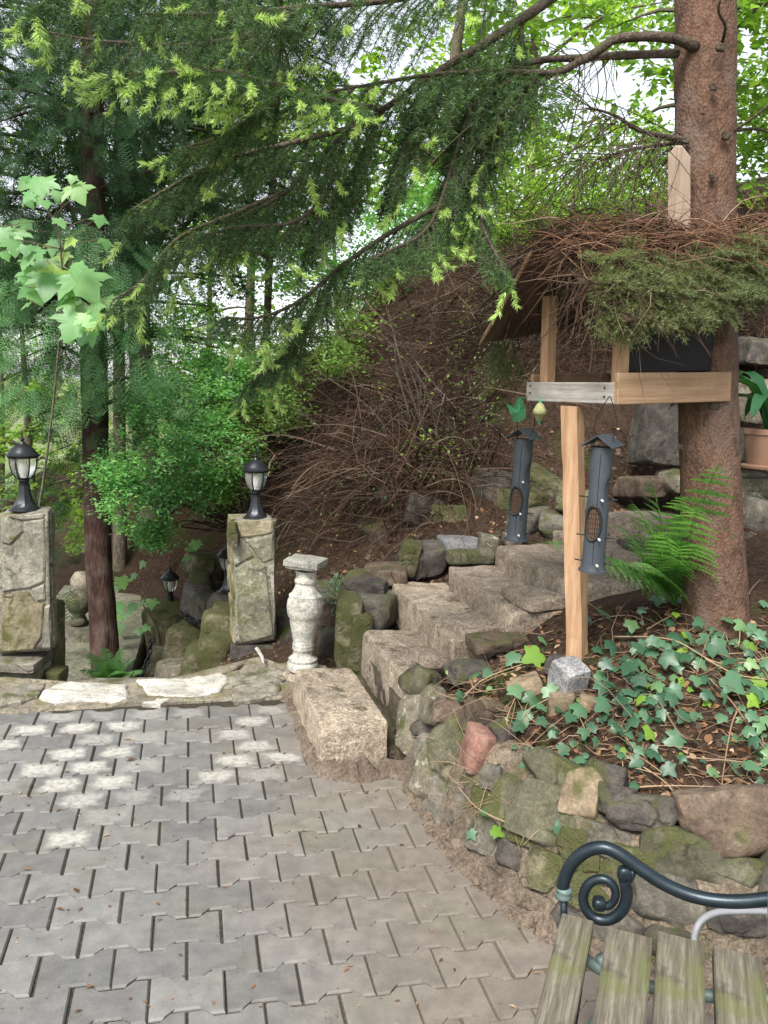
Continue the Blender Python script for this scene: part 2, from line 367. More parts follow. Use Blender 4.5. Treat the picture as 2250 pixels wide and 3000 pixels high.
def pavermat():
    t = NT('paver_concrete'); p = t.pos(); rnd = t.n('ShaderNodeObjectInfo').outputs['Random']
    big = t.noise(p, 1.5, 3); mid = t.noise(p, 14, 5, .65); fine = t.noise(p, 260, 2, .7)
    base = t.ramp(rnd, [(0, (.112, .110, .105)), (.5, (.138, .135, .128)), (1, (.168, .163, .153))])
    # trodden earth carried from the bank tints the stones nearest the stairs and the wall
    sx = t.n('ShaderNodeSeparateXYZ'); t.l(p, sx.inputs[0])
    d = t.math('ADD', t.math('ADD', sx.outputs[0], t.math('MULTIPLY', sx.outputs[1], .2)), t.math('MULTIPLY', t.math('SUBTRACT', big, .5), 1.6))
    brown = t.math('MULTIPLY', t.sstep(d, -.25, .95), .72)
    base = t.mix(base, (.158, .126, .098), brown)
    g = t.sstep(t.noise(p, 2.4, 3), .5, .68)
    base = t.mix(base, (.15, .142, .10), t.math('MULTIPLY', g, .38))
    base = t.mix(base, t.ramp(mid, [(.3, (.68, .68, .68)), (.7, (1.22, 1.22, 1.2))]), .8, 'MULTIPLY')
    base = t.mix(base, t.ramp(fine, [(.3, (.7, .7, .7)), (.7, (1.25, 1.25, 1.25))]), .5, 'MULTIPLY')
    at = t.n('ShaderNodeAttribute', attribute_type='OBJECT', attribute_name='glare')
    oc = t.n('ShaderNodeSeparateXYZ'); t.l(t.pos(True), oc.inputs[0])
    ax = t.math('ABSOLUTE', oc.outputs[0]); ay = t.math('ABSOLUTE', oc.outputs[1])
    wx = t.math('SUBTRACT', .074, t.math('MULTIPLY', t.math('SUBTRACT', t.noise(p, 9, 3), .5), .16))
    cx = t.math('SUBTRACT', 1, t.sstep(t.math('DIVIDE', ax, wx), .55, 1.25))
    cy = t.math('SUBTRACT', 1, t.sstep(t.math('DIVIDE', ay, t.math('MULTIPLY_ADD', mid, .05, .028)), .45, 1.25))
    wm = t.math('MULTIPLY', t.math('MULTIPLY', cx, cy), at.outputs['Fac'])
    base = t.mix(base, (.42, .405, .36), t.math('MULTIPLY', wm, t.math('MULTIPLY_ADD', t.sstep(t.noise(p, 40, 4, .7), .32, .6), .6, .3)))        # sky glare painted into the colour as pale centres of single stones
    rough = t.math('MULTIPLY_ADD', mid, .3, .5)
    return t.fin(base, rough, t.bump(t.math('ADD', mid, t.math('MULTIPLY', fine, .5)), .35, .004), .45)
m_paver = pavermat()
def jointmat():
    t = NT('joint_sand'); p = t.pos(); b = t.noise(p, 90, 4, .7); a = t.noise(p, 3, 3)
    sx = t.n('ShaderNodeSeparateXYZ'); t.l(p, sx.inputs[0])
    col = t.ramp(b, [(.3, (.022, .019, .014)), (.55, (.05, .043, .032)), (.75, (.10, .086, .065))])
    col = t.mix(col, (.15, .12, .09), t.math('MULTIPLY', t.sstep(t.math('ADD', sx.outputs[0], t.math('MULTIPLY', a, .5)), -.1, .6), .8))
    return t.fin(col, .95, t.bump(b, .8, .01), .1)
m_joint = jointmat()
def barkmat(name, c1, c2, c3, sx, moss=0, vs=42):
    t = NT(name); p = t.pos(False, sx); a = t.noise(p, 26, 5, .7, .4); b = t.noise(t.pos(), 5, 4); v = t.n('ShaderNodeTexVoronoi', feature='F1'); v.inputs['Scale'].default_value = vs; t.l(p, v.inputs['Vector'])
    col = t.ramp(a, [(.3, c1), (.5, c2), (.72, c3)]); col = t.mix(col, c1, t.math('MULTIPLY', t.sstep(v.outputs['Distance'], .4, .8), .55))
    col = t.mix(col, (.13, .10, .082), t.math('MULTIPLY', t.sstep(b, .46, .7), .6))
    col = t.mix(col, tuple(a*.5 for a in c1), t.math('MULTIPLY', t.sstep(t.noise(p, 11, 5, .7, 1.2), .52, .66), .6))
    if moss: col = t.mix(col, (.05, .06, .02), t.math('MULTIPLY', t.sstep(t.noise(t.pos(), 3.5, 4), .48, .66), moss))
    return t.fin(col, .9, t.bump(t.math('SUBTRACT', a, t.math('MULTIPLY', v.outputs['Distance'], .6)), .65, .012), .15)
m_bark = barkmat('spruce_bark', (.062, .036, .025), (.122, .068, .046), (.175, .108, .078), (1.2, 1.2, .7), vs=110)
m_thujabark = barkmat('thuja_bark', (.022, .013, .011), (.06, .032, .025), (.10, .058, .045), (2, 2, .25))
m_greybark = barkmat('grey_bark', (.06, .048, .035), (.14, .11, .085), (.22, .18, .14), (1.5, 1.5, .5), moss=.5)
m_twigwood = barkmat('branch_bark', (.035, .026, .02), (.075, .058, .042), (.13, .10, .075), (2, 2, 2), moss=.4)
m_brush = leafmat('brush_twigs', (.018, .011, .008), (.070, .042, .031), trans=0, rough=.9, spec=.1, c3=(.17, .13, .10))
m_redtwig = leafmat('red_twigs', (.07, .036, .024), (.19, .10, .062), trans=0, rough=.85, spec=.15, c3=(.30, .20, .14))
m_vine = leafmat('ivy_vine', (.14, .09, .055), (.30, .21, .14), trans=0, rough=.8, spec=.2)
m_litter = leafmat('leaf_litter', (.07, .035, .018), (.22, .12, .065), trans=.1, rough=.8, spec=.15, c3=(.40, .28, .19))
m_wnew = wood('new_timber', (.26, .15, .082), (.36, .22, .128), (.44, .29, .18), axis=2, scale=40, bumpv=.25)
m_wnewx = wood('new_timber_board', (.19, .115, .066), (.27, .172, .102), (.34, .23, .145), axis=0, scale=40, bumpv=.25)
m_wgrey = wood('weathered_board', (.22, .19, .165), (.36, .33, .30), (.46, .43, .40), axis=0, scale=45)
m_wroof = wood('roof_board', (.05, .032, .022), (.095, .06, .042), (.14, .095, .066), axis=0, scale=30)
m_slat = wood('bench_slat', (.06, .05, .038), (.125, .11, .084), (.21, .19, .15), axis=1, green=.55, stretch=.05, scale=75, bumpv=.9)
m_lamp = plain('lamp_black_metal', (.022, .024, .027), .38, .6, .35, 40, spec=.5)
m_iron = plain('bench_cast_iron', (.018, .028, .036), .36, .55, .5, 35, .15, spec=.5)
m_verd = plain('bench_iron_worn', (.10, .14, .13), .6, .3, .5, 40, .2)
m_tubeplastic = plain('feeder_plastic', (.040, .048, .057), .55, 0, .3, 25, .05)
m_blackp = plain('black_plastic', (.010, .010, .011), .5, 0, .3, 30)
m_seed = plain('seed_fill', (.075, .043, .026), .9, 0, .7, 220, .5)
m_wire = plain('black_wire', (.012, .012, .013), .5, .4, .2)
m_peg = plain('perch_peg', (.55, .55, .55), .5, 0, .2)
m_net = plain('green_net', (.03, .30, .12), .5, 0, .3)
m_fat = plain('fat_ball', (.30, .30, .14), .75, 0, .4, 90, .4)
m_panel = plain('dark_side_panel', (.008, .007, .008), .6, 0, .3, 12, spec=.2)
m_terra = plain('terracotta', (.20, .115, .072), .8, 0, .2, 14, .2)
m_conduit = plain('grey_conduit', (.21, .215, .225), .55, 0, .15)
m_chain = plain('iron_chain', (.016, .016, .017), .5, .6, .3)
def glassmat():
    t = NT('lamp_glass'); t.b.inputs['Transmission Weight'].default_value = .85; t.b.inputs['IOR'].default_value = 1.3
    n = t.noise(t.pos(False, (1, 1, .15)), 90, 2)
    return t.fin((.86, .85, .80), .18, t.bump(n, .35, .004), .5)
m_glass = glassmat()
m_bulb = plain('bulb', (.75, .75, .72), .35, 0, .05)
m_ivy = leafmat('ivy_leaf', (.03, .085, .045), (.075, .165, .088), .25, rough=.42, spec=.45, c3=(.14, .24, .085))
m_ivyy = leafmat('ivy_young_leaf', (.12, .24, .03), (.2, .34, .04), .35)
m_maple = leafmat('maple_leaf', (.13, .30, .11), (.24, .42, .19), .5, rough=.42, spec=.4, c3=(.36, .48, .10))
m_fern = leafmat('fern_frond', (.10, .24, .075), (.19, .36, .12), .5, tcol=(1.4, 1.5, .8), spec=.2)
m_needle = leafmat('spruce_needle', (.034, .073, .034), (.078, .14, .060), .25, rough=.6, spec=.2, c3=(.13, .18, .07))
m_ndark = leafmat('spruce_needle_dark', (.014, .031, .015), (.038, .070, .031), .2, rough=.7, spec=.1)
m_dry = leafmat('spruce_needle_dry', (.10, .125, .055), (.20, .225, .11), .3, rough=.6, spec=.2)
m_shoot = leafmat('spruce_new_shoot', (.34, .48, .15), (.48, .61, .25), .45, tcol=(1.25, 1.3, .85), rough=.55)
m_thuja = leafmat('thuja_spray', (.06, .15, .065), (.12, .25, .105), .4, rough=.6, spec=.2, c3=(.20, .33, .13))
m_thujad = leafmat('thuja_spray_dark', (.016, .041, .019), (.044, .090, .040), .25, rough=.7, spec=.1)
m_beech = leafmat('beech_leaf', (.11, .22, .045), (.21, .35, .075), .6, tcol=(1.6, 1.6, .8), rough=.45, c3=(.32, .44, .08))
m_shrub = leafmat('shrub_leaf', (.10, .25, .095), (.18, .38, .15), .5, rough=.5, spec=.25, c3=(.28, .44, .16))
m_shrub2 = leafmat('shrub_leaf_olive', (.10, .18, .055), (.19, .30, .09), .5, rough=.5)
m_strap = leafmat('potted_leaf', (.010, .05, .02), (.03, .11, .04), .2, rough=.35)
m_sage = leafmat('grey_green_leaf', (.10, .15, .10), (.2, .27, .19), .3, rough=.7)
m_ground = plain('meadow', (.13, .16, .06), .95, 0, .4, .8)
# ================================================================== ground
FOOT = np.array([(.13, 3.43), (.20, 3.12), (.27, 2.85), (.40, 2.58), (.56, 2.35), (.80, 2.16), (1.15, 2.05), (1.7, 1.98), (3.5, 1.9), (9, 1.8)])
STEP_D = nrm(np.array([-.26, .965])); STEP_E = np.array([STEP_D[1], -STEP_D[0]])   # along a step front; up the flight
# control points of the land
C = []
for x in (-5, -4, -3, -2.2, -1.4, -.6, -.1):
    for y in (-1, .5, 1.5, 2.5, 3.4): C.append((x, y, -.15))
C += [(.1, 2.6, -.15), (.3, 2.2, -.15), (.6, 1.8, -.15), (1.2, 1.6, -.15), (2.5, 1.4, -.15), (6, 1.2, -.15), (.3, 1, -.15), (1.5, .5, -.15), (5, -1, -.15), (9, 0, -.15)]
C += [(.34, 3.22, .36), (.48, 2.88, .36), (.66, 2.6, .33), (.95, 2.42, .31), (1.4, 2.32, .32), (2.2, 2.25, .33), (4, 2.2, .34), (.24, 3.6, .30)]
C += [(.72, 2.9, .53), (.8, 3.2, .605), (1.34, 3.3, .77), (1.15, 2.75, .48), (1.9, 2.7, .50), (1.9, 3.3, .74), (2.6, 3.6, .8), (1.5, 3.8, .82), (2.2, 4.2, .86), (.55, 3.35, .46), (.72, 3.62, .56), (.5, 3.0, .42), (.62, 3.5, .52), (.42, 3.5, .42), (.85, 3.75, .66), (1.05, 3.9, .72), (4.5, 3.6, .9), (8, 4, 1.6)]
C += [(-.2, 4.3, -.12), (.05, 4.2, .08), (.32, 4.3, .22), (.6, 4.4, .36), (.9, 4.5, .50), (.0, 3.75, -.05), (.25, 3.8, .15)]
C += [(1.25, 4.7, .68), (1.7, 5, .86), (2.5, 5, .92), (3.5, 5, 1.0), (1.8, 5.6, 1.0)]
C += [(-.08, 4.75, .20), (.18, 5.05, .42), (.55, 5.2, .66), (.95, 5.25, .80)]
C += [(-.55, 4.75, -.03), (-.35, 5.1, .10), (-.85, 5.3, .02), (-.55, 4.4, -.06)]
for px, py, Y in [(1180, 1590, 5.4), (1200, 1480, 5.7), (1450, 1490, 5.45), (1500, 1300, 5.8), (1500, 1100, 6.1), (1400, 950, 6.5), (1400, 860, 7.0), (1400, 800, 7.6),
                  (1900, 1230, 5.9), (1900, 1000, 6.2), (1900, 840, 6.7), (1900, 760, 7.3), (2300, 1250, 6.0), (2300, 900, 6.5), (2300, 600, 6.9), (1000, 1650, 5.6), (1000, 1400, 6.3), (1000, 1150, 7.2), (1000, 1000, 8.0),
                  (810, 1640, 5.9), (760, 1540, 6.8), (740, 1400, 7.6), (700, 1150, 8.8), (520, 1600, 9.6), (520, 1300, 11.0), (600, 1000, 11), (1700, 1500, 5.3)]:
    C.append(tuple(W(px, py, Y)))
C += [(0, 11, 2.4), (3, 10, 2.9), (6, 9, 3.6), (7, 6, 2.6), (-2, 14, 1.4), (0, 20, 5), (6, 20, 6.5)]
C += [(-1.3, 4.75, -.35), (-1.3, 5.3, -.6), (-1.5, 6.0, -.85), (-2.2, 6.3, -.9), (-2.7, 7.6, -.95), (-4, 8, -1.0), (-3.2, 5, -.6), (-3, 12, -1.0), (-6, 10, -1.0), (-6, 4.5, -.6), (-3.5, 4.2, -.35), (-8, 18, -1), (-3, 20, -.6), (-2.3, 9.5, -.9), (-1.75, 8.4, -.72), (-1.2, 6.6, -.85), (-1.9, 7.5, -.95), (-1.6, 6.8, -.95), (-1.15, 6.0, -.75), (-1.3, 7.3, -.6), (-.95, 6.3, -.45), (-1.0, 5.5, -.55)]
C = np.array(C, float)
def rbf_fit(P, z):
    D = np.linalg.norm(P[:, None]-P[None], axis=2); n = len(P)
    A = np.zeros((n+3, n+3)); A[:n, :n] = D-np.eye(n)*0.01; A[:n, n] = 1; A[:n, n+1:] = P; A[n, :n] = 1; A[n+1:, :n] = P.T
    return np.linalg.solve(A, np.r_[z, 0, 0, 0])
cf = rbf_fit(C[:, :2], C[:, 2])
GX0, GY0, GS = -9.0, -1.0, .07
nx, ny = 257, 330
gx = GX0+np.arange(nx)*GS; gy = GY0+np.arange(ny)*GS
QX, QY = np.meshgrid(gx, gy); Q = np.c_[QX.ravel(), QY.ravel()]
Z = np.zeros(len(Q))
for a in range(0, len(Q), 20000):
    q = Q[a:a+20000]; D = np.linalg.norm(q[:, None]-C[None, :, :2], axis=2); Z[a:a+20000] = D@cf[:len(C)]+cf[-3]+q@cf[-2:]
def inpoly(q, poly):
    x, y = q[:, 0], q[:, 1]; r = np.zeros(len(q), bool); n = len(poly)
    for i in range(n):
        (x1, y1), (x2, y2) = poly[i], poly[(i+1) % n]
        c = ((y1 > y) != (y2 > y)) & (x < (x2-x1)*(y-y1)/(y2-y1+1e-12)+x1); r ^= c
    return r
TERR = [(-9, -2), (9, -2), (9, 1.8), (3.5, 1.9), (1.7, 1.98), (1.15, 2.05), (.8, 2.16), (.56, 2.35), (.4, 2.58), (.27, 2.85), (.2, 3.12), (.13, 3.43), (.02, 3.8), (-.12, 4.35), (-.4, 4.55), (-.85, 4.45), (-2.1, 4.28), (-9, 4.0)]
it = inpoly(Q, TERR)
P3 = np.c_[Q, np.zeros(len(Q))]
nz = snoise(P3, 1.6, 3, 2)*.05+snoise(P3, 9, 5, 3)*.016+snoise(P3, 30, 6, 2)*.006
Z = Z+nz*np.clip((Q[:, 1]-1)/2, .3, 1.5); Z[it] = np.minimum(Z[it], -.09)
def footv(q):
    best = np.full(len(q), 1e9); sg = np.zeros(len(q))
    for (a, b) in zip(FOOT[:-1], FOOT[1:]):
        d = b-a; t = np.clip(((q-a)@d)/(d@d), 0, 1); dd = np.linalg.norm(q-a-t[:, None]*d, axis=1); m = dd < best
        best[m] = dd[m]; sg[m] = np.sign(d[0]*(q[m, 1]-a[1])-d[1]*(q[m, 0]-a[0]))
    return best*sg
ZHIT = Z.copy().reshape(ny, nx)
near = (footv(Q) < .21) & (Q[:, 1] < 3.6) & (Q[:, 0] > -.2); Z[near] = np.minimum(Z[near], -.09)
ZG = Z.reshape(ny, nx)
idx = np.arange(nx*ny).reshape(ny, nx)
mb = MB(); mb.add(np.c_[Q, Z], np.stack([idx[:-1, :-1], idx[:-1, 1:], idx[1:, 1:], idx[1:, :-1]], -1).reshape(-1, 4))
hill = mb.build('hillside', m_soil, smooth=True, kind='structure'); hill['label'] = 'brown earth hillside and planted bank around the paved terrace'
def hz(x, y, ZG=None):
    ZG = ZHIT if ZG is None else ZG
    x = np.asarray(x, float); y = np.asarray(y, float)
    fx = np.clip((x-GX0)/GS, 0, nx-1.001); fy = np.clip((y-GY0)/GS, 0, ny-1.001); i = fx.astype(int); j = fy.astype(int); u = fx-i; v = fy-j
    return ZG[j, i]*(1-u)*(1-v)+ZG[j, i+1]*u*(1-v)+ZG[j+1, i]*(1-u)*v+ZG[j+1, i+1]*u*v
def hitv(px, py, t0=1.2, t1=16, n=900):   # many picture directions onto the land
    px = np.asarray(px, float); py = np.asarray(py, float)
    d = fw[None]+rt[None]*((px-1125)/F)[:, None]-up[None]*((py-1500)/F)[:, None]
    t = np.linspace(t0, t1, n); P = np.array([0, 0, H])+d[:, None]*t[None, :, None]
    below = P[..., 2] < hz(P[..., 0], P[..., 1]); ok = below.any(1); k = below.argmax(1)
    return P[np.arange(len(px)), k], ok
def hit(px, py, **k):
    p, ok = hitv([px], [py], **k); return p[0]
mb = MB(); s = 600
mb.add([(-s, -s, -1.3), (s, -s, -1.3), (s, s, -1.3), (-s, s, -1.3)], [[0, 1, 2, 3]])
g = mb.build('ground', m_ground, kind='structure'); g['label'] = 'forest floor around the garden'

# ------------------------------------------------------------------ paving of bone-shaped stones
ANG, OX, OY, PL, PR = R(13.583), -.8762, 3.7425, .2, .139
ca, sa = math.cos(ANG), math.sin(ANG)
def pv(i, r): a = i*PL; b = -r*PR; return np.array([OX+a*ca-b*sa, OY+a*sa+b*ca, 0])
gap = .0030
h1, h2 = PR/2-.0125-gap, PR/2+.0125-gap; e = PL/2-gap
out = [(-e, -h2), (-.062, -h2), (-.036, -h1), (.036, -h1), (.062, -h2), (e, -h2), (e, h2), (.062, h2), (.036, h1), (-.036, h1), (-.062, h2), (-e, h2)]
def paver_mesh():
    O = np.array(out); n = len(O); c = .0045
    ins = O-np.sign(O)*np.array([c, c]); V = np.concatenate([np.c_[O, np.full(n, -.06)], np.c_[O, np.full(n, -.006)], np.c_[ins, np.zeros(n)]])
    f = [[a*n+i, a*n+(i+1) % n, (a+1)*n+(i+1) % n, (a+1)*n+i] for a in range(2) for i in range(n)]
    me = bpy.data.meshes.new('paver'); top = [2*n+i for i in range(n)]
    me.from_pydata([tuple(v) for v in V], [], f+[top]); me.materials.append(m_paver); return me
pm = paver_mesh()
pavement = bpy.data.objects.new('pavement', None)
mbp = MB(); mbp.add([(-9, -2, -.0085), (9, -2, -.0085), (9, 1.85, -.0085), (.86, 2.2, -.0085), (.35, 2.85, -.0085), (.2, 3.5, -.0085), (-.3, 4.32, -.0085), (-9, 3.2, -.0085)], [[0, 1, 2, 7], [7, 2, 3, 4], [7, 4, 5, 6]])
pavement = mbp.build('pavement', m_joint, kind='structure'); pavement['label'] = 'terrace paved with interlocking bone-shaped concrete pavers'
glare_px = {(60, 2045): .5, (165, 2105): .5, (95, 2145): 1, (230, 2140): 1, (365, 2130): .95, (25, 2185): .9, (290, 2170): .55, (420, 2165): .35, (200, 2210): 1, (345, 2205): .9, (115, 2265): .85, (260, 2250): .95,
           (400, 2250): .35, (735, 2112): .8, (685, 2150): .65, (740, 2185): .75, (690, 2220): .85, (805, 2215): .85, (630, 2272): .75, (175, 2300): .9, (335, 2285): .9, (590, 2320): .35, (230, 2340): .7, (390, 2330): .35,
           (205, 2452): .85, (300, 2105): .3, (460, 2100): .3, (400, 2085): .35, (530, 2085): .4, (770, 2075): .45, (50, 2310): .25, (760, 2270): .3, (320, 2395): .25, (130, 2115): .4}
glare_pts = [(Gz(x, y)[:2], v) for (x, y), v in glare_px.items()]
rest = MB(); pvb = np.array([v.co[:] for v in pm.vertices]); npv = 0
for r in range(-2, 32):
    for i in range(-16, 18):
        c = pv(i+(.5 if r % 2 == 0 else 0), r)
        if not inpoly(np.array([c[:2]+[-.05, 0]]), TERR)[0]: continue
        far = (c[1]-(4.02+.235*(c[0]+.9)))
        if r < -1: continue
        if c[0] > 1.4 or c[0] < -3.2 or c[1] < .3: continue
        x, y = proj(c); inview = (c[1] > 1.2 and -110 < x < 2300 and y < 3100)
        jit = np.random.default_rng(1000+r*60+i)
        rz = ANG+jit.normal()*.006; loc = c+np.array([jit.normal()*.0008, jit.normal()*.0008, jit.normal()*.0013])
        if inview and npv < 298:
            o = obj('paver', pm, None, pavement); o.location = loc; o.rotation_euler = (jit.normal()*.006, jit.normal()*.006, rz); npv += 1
            wv = 0
            for q, v in glare_pts:
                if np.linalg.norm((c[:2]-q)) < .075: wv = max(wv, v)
            o['glare'] = float(wv)
        else:
            Mz = rotm(0, 0, rz); n = 12; V = pvb@Mz.T+loc
            top = np.array([[24+k, 24+k+1, 36] for k in range(11)]+[[35, 24, 36]]); V = np.r_[V, [loc]]
            rest.add(V, top)
if rest.n: subpart(rest, 'paver_rest', m_paver, pavement, None, kind='stuff')
# mortar lip along stairs and wall foot
def skirt():
    pts = spline([(-.47, 4.2), (-.33, 3.75), (-.22, 3.33), (-.05, 3.26), (.13, 3.32), (.20, 3.05), (.29, 2.78), (.42, 2.52), (.58, 2.29), (.82, 2.1), (1.2, 1.99), (2, 1.9)], 90)
    g = np.random.default_rng(4); V = []; off = [(-.035, .002), (-.012, .010), (.02, .028), (.07, .05)]
    T = nrm(np.gradient(pts, axis=0)); N = np.c_[-T[:, 1], T[:, 0]]     # to the left of travel = wall side
    for a, (p, nn) in enumerate(zip(pts, N)):
        for b, (d, z) in enumerate(off):
            q = p+nn*(d+g.normal()*.006*(b < 2)); V.append((q[0], q[1], z*(1+.5*g.normal()*(b > 0))+(.0 if b else -.006)))
    n = len(off); f = [[a*n+b, a*n+b+1, (a+1)*n+b+1, (a+1)*n+b] for a in range(len(pts)-1) for b in range(n-1)]
    m = MB(); m.add(V, f); return subpart(m, 'mortar_lip', m_dust, pavement, None, smooth=True)
skirt()

# ------------------------------------------------------------------ threshold of flagstones
cs = .6781
th = MB()
tp = [Gz(-250, 2085), Gz(0, 2090), Gz(220, 2076), Gz(450, 2062), Gz(660, 2052), Gz(860, 2042), Gz(905, 2000), Gz(850, 1940), Gz(760, 1925), Gz(668, 1975), Gz(400, 1998), Gz(180, 2010), Gz(0, 1990), Gz(-250, 1990)]
slab(th, [p+np.array([0, 0, .006]) for p in rough_outline(tp, .012, 3, 3)], (0, 0, 1), .3, .01)
thr = th.build('threshold', m_bed, kind='structure'); thr['label'] = 'mortared flagstone threshold between the two lantern pillars'
fl = [([(165, 150), (235, 95), (330, 84), (420, 85), (545, 95), (552, 130), (550, 160), (520, 170), (350, 160), (240, 172)], m_flagw),
      ([(590, 75), (680, 72), (760, 65), (860, 58), (960, 45), (985, 60), (950, 120), (830, 150), (720, 145), (640, 135)], m_flagw),
      ([(610, 172), (680, 152), (740, 155), (690, 178)], m_flagw),
      ([(0, 185), (20, 115), (110, 88), (195, 88), (160, 145), (90, 170)], m_flagg),
      ([(1000, 140), (1050, 92), (1130, 88), (1210, 95), (1200, 135), (1080, 160), (1010, 165)], m_flagg),
      ([(1000, 62), (1090, 30), (1190, 18), (1230, 45), (1225, 82), (1060, 84), (1000, 100)], m_flagg),
      ([(-140, 170), (-120, 110), (-10, 100), (-20, 180)], m_flagg)]
for k, (pp, m) in enumerate(fl):
    P = [Gz(x*cs, 1950+y*cs, .0)+np.array([0, 0, .018]) for x, y in pp]; b = MB(); slab(b, rough_outline(P, .008, 30+k, 3), (0, 0, 1), .03, .006)
    subpart(b, 'flagstone', m, thr, None)
# steps leading down behind the threshold
down = thing('descending_steps', 'grey stone steps going down behind the pale flagstone threshold', 'steps', (-1.2, 4.6, -.2))
for k in range(4):
    block('step', (-1.72+.03*k, 4.36+.30*k, -.32-.155*k), (.86, .17, 0), (-.06, .34, 0), (0, 0, .16), 70+k, m_flagg, down, n=7, chops=3, chop=(1.05, 1.3))
mb = MB(); pp = [(-3.05, 5.5), (-1.75, 5.5), (-1.95, 6.2), (-2.1, 7.0), (-2.3, 8.0), (-2.6, 9.5), (-3.1, 12), (-4.4, 12), (-3.7, 9.5), (-3.3, 7.5)]
slab(mb, [(x, y, -.80) for x, y in pp], (0, 0, 1), .3, .02); lp = mb.build('lower_path', m_path, kind='structure'); lp['label'] = 'mossy grey garden path below the terrace'

# ------------------------------------------------------------------ granite stairs
stairs = thing('garden_stairs', 'beige granite block stairs climbing the bank beside the retaining wall', 'stairs', (.3, 4.0, 0))
E3 = np.r_[STEP_E, 0]
def step_px(pl, pr, z, depth, h, seed, m, name='step', ext=(0, 0), n=14, **k):
    a = Gz(pl[0], pl[1], z); b = Gz(pr[0], pr[1], z); d = nrm(b-a); a = a-d*ext[0]; b = b+d*ext[1]
    e = np.array([-d[1], d[0], 0]); e = e if e@E3 > 0 else -e
    return block(name, a-np.array([0, 0, h]), b-a, e*depth, np.array([0, 0, h]), seed, m, stairs, n=n, **k)
ck = dict(chops=9, chop=(1.1, 1.4), rough=.026, soft=34, axis=(.97, 1.03))
step_px((862, 1960), (945, 2135), .185, .30, .20, 11, m_granite, n=30, **ck)
step_px((1062, 1842), (1168, 1972), .335, .36, .26, 12, m_granite, ext=(.0, .02), n=30, **ck)
step_px((1150, 1708), (1325, 1876), .485, .38, .26, 13, m_granite, n=30, **ck)
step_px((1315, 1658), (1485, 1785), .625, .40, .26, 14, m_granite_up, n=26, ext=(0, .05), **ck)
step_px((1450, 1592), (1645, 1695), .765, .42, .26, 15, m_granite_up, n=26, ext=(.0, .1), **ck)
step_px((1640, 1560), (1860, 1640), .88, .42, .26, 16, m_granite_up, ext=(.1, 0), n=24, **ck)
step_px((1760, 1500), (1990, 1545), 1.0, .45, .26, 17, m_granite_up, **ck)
# mortar under and between the treads
mb = MB()
for (x0, y0, z0, L) in [(-.10, 3.42, .06, .95), (.12, 3.62, .22, 1.0), (.40, 3.78, .36, 1.1), (.66, 3.9, .50, 1.0), (.93, 4.02, .62, .95)]:
    o3 = np.array([x0, y0, z0-.30]); mb.box(o3, np.r_[STEP_D*L, 0], E3*.45, (0, 0, .30))
part(mb, 'mortar_bed', m_mortar, stairs)
def rk(px, py, Y, wpx, hpx, dep, m, seed, parent, name='side_stone', rot=(0, 0, 0), n=12, **k):
    c = W(px, py, Y); s = Y/F; return rock(name, c+np.array([0, dep*.3, 0]), (wpx*s*1.08, dep, hpx*s*1.08), seed, m, parent, rot, n, **k)
# stones flanking the stairs on the left
for a in [(1075, 1735, 4.75, 125, 80, .3, m_dark, 21, (.1, 0, -.2)), (1095, 1805, 4.55, 130, 100, .28, m_grey, 22, (0, -.1, -.2)), (1020, 1870, 4.5, 75, 220, .30, m_mossy, 23, (0, 0, 0)),
          (1055, 1890, 4.42, 60, 170, .22, m_mossy, 24, (0, .08, 0)), (1130, 1690, 4.85, 130, 50, .3, m_brown, 25, (0, -.12, 0)), (1235, 1645, 5.0, 125, 78, .3, m_dark, 26, (.1, -.25, .2)),
          (1200, 1640, 4.95, 55, 90, .25, m_mossy, 27, (0, .2, 0)), (1360, 1605, 5.1, 125, 40, .3, m_cube, 28, (0, 0, .2)), (1375, 1638, 4.9, 130, 40, .2, m_green, 29, (0, 0, .2)),
          (1430, 1610, 4.95, 50, 75, .2, m_beige, 30, (0, .1, 0)), (1150, 1765, 4.7, 60, 50, .2, m_grey, 31, (0, .2, .1)), (960, 1800, 4.75, 60, 70, .2, m_brown, 32, (0, .2, .1)), (980, 1880, 4.7, 90, 90, .25, m_dark, 33, (0, .2, .1)),
          (950, 1740, 5.3, 60, 50, .2, m_grey, 34, (0, 0, 0)), (1510, 1580, 4.95, 60, 40, .2, m_grey, 35, (0, 0, 0))]:
    rk(*a[:6], a[6], a[7], stairs, rot=a[8])
# stones closing the right ends of the treads
for a in [(1400, 1842, 3.90, 180, 34, .30, m_granite_up, 41, (.05, .0, .5)), (1262, 1938, 3.62, 90, 30, .2, m_granite_up, 42, (0, .1, .4)), (1570, 1765, 3.85, 130, 34, .3, m_granite_up, 44, (0, -.05, .4)), (1440, 1895, 3.55, 110, 36, .2, m_brown, 46, (0, -.1, .2)), (1870, 1610, 4.2, 70, 40, .25, m_dark, 47, (0, 0, 0))]:
    rk(*a[:6], a[6], a[7], stairs, rot=a[8])

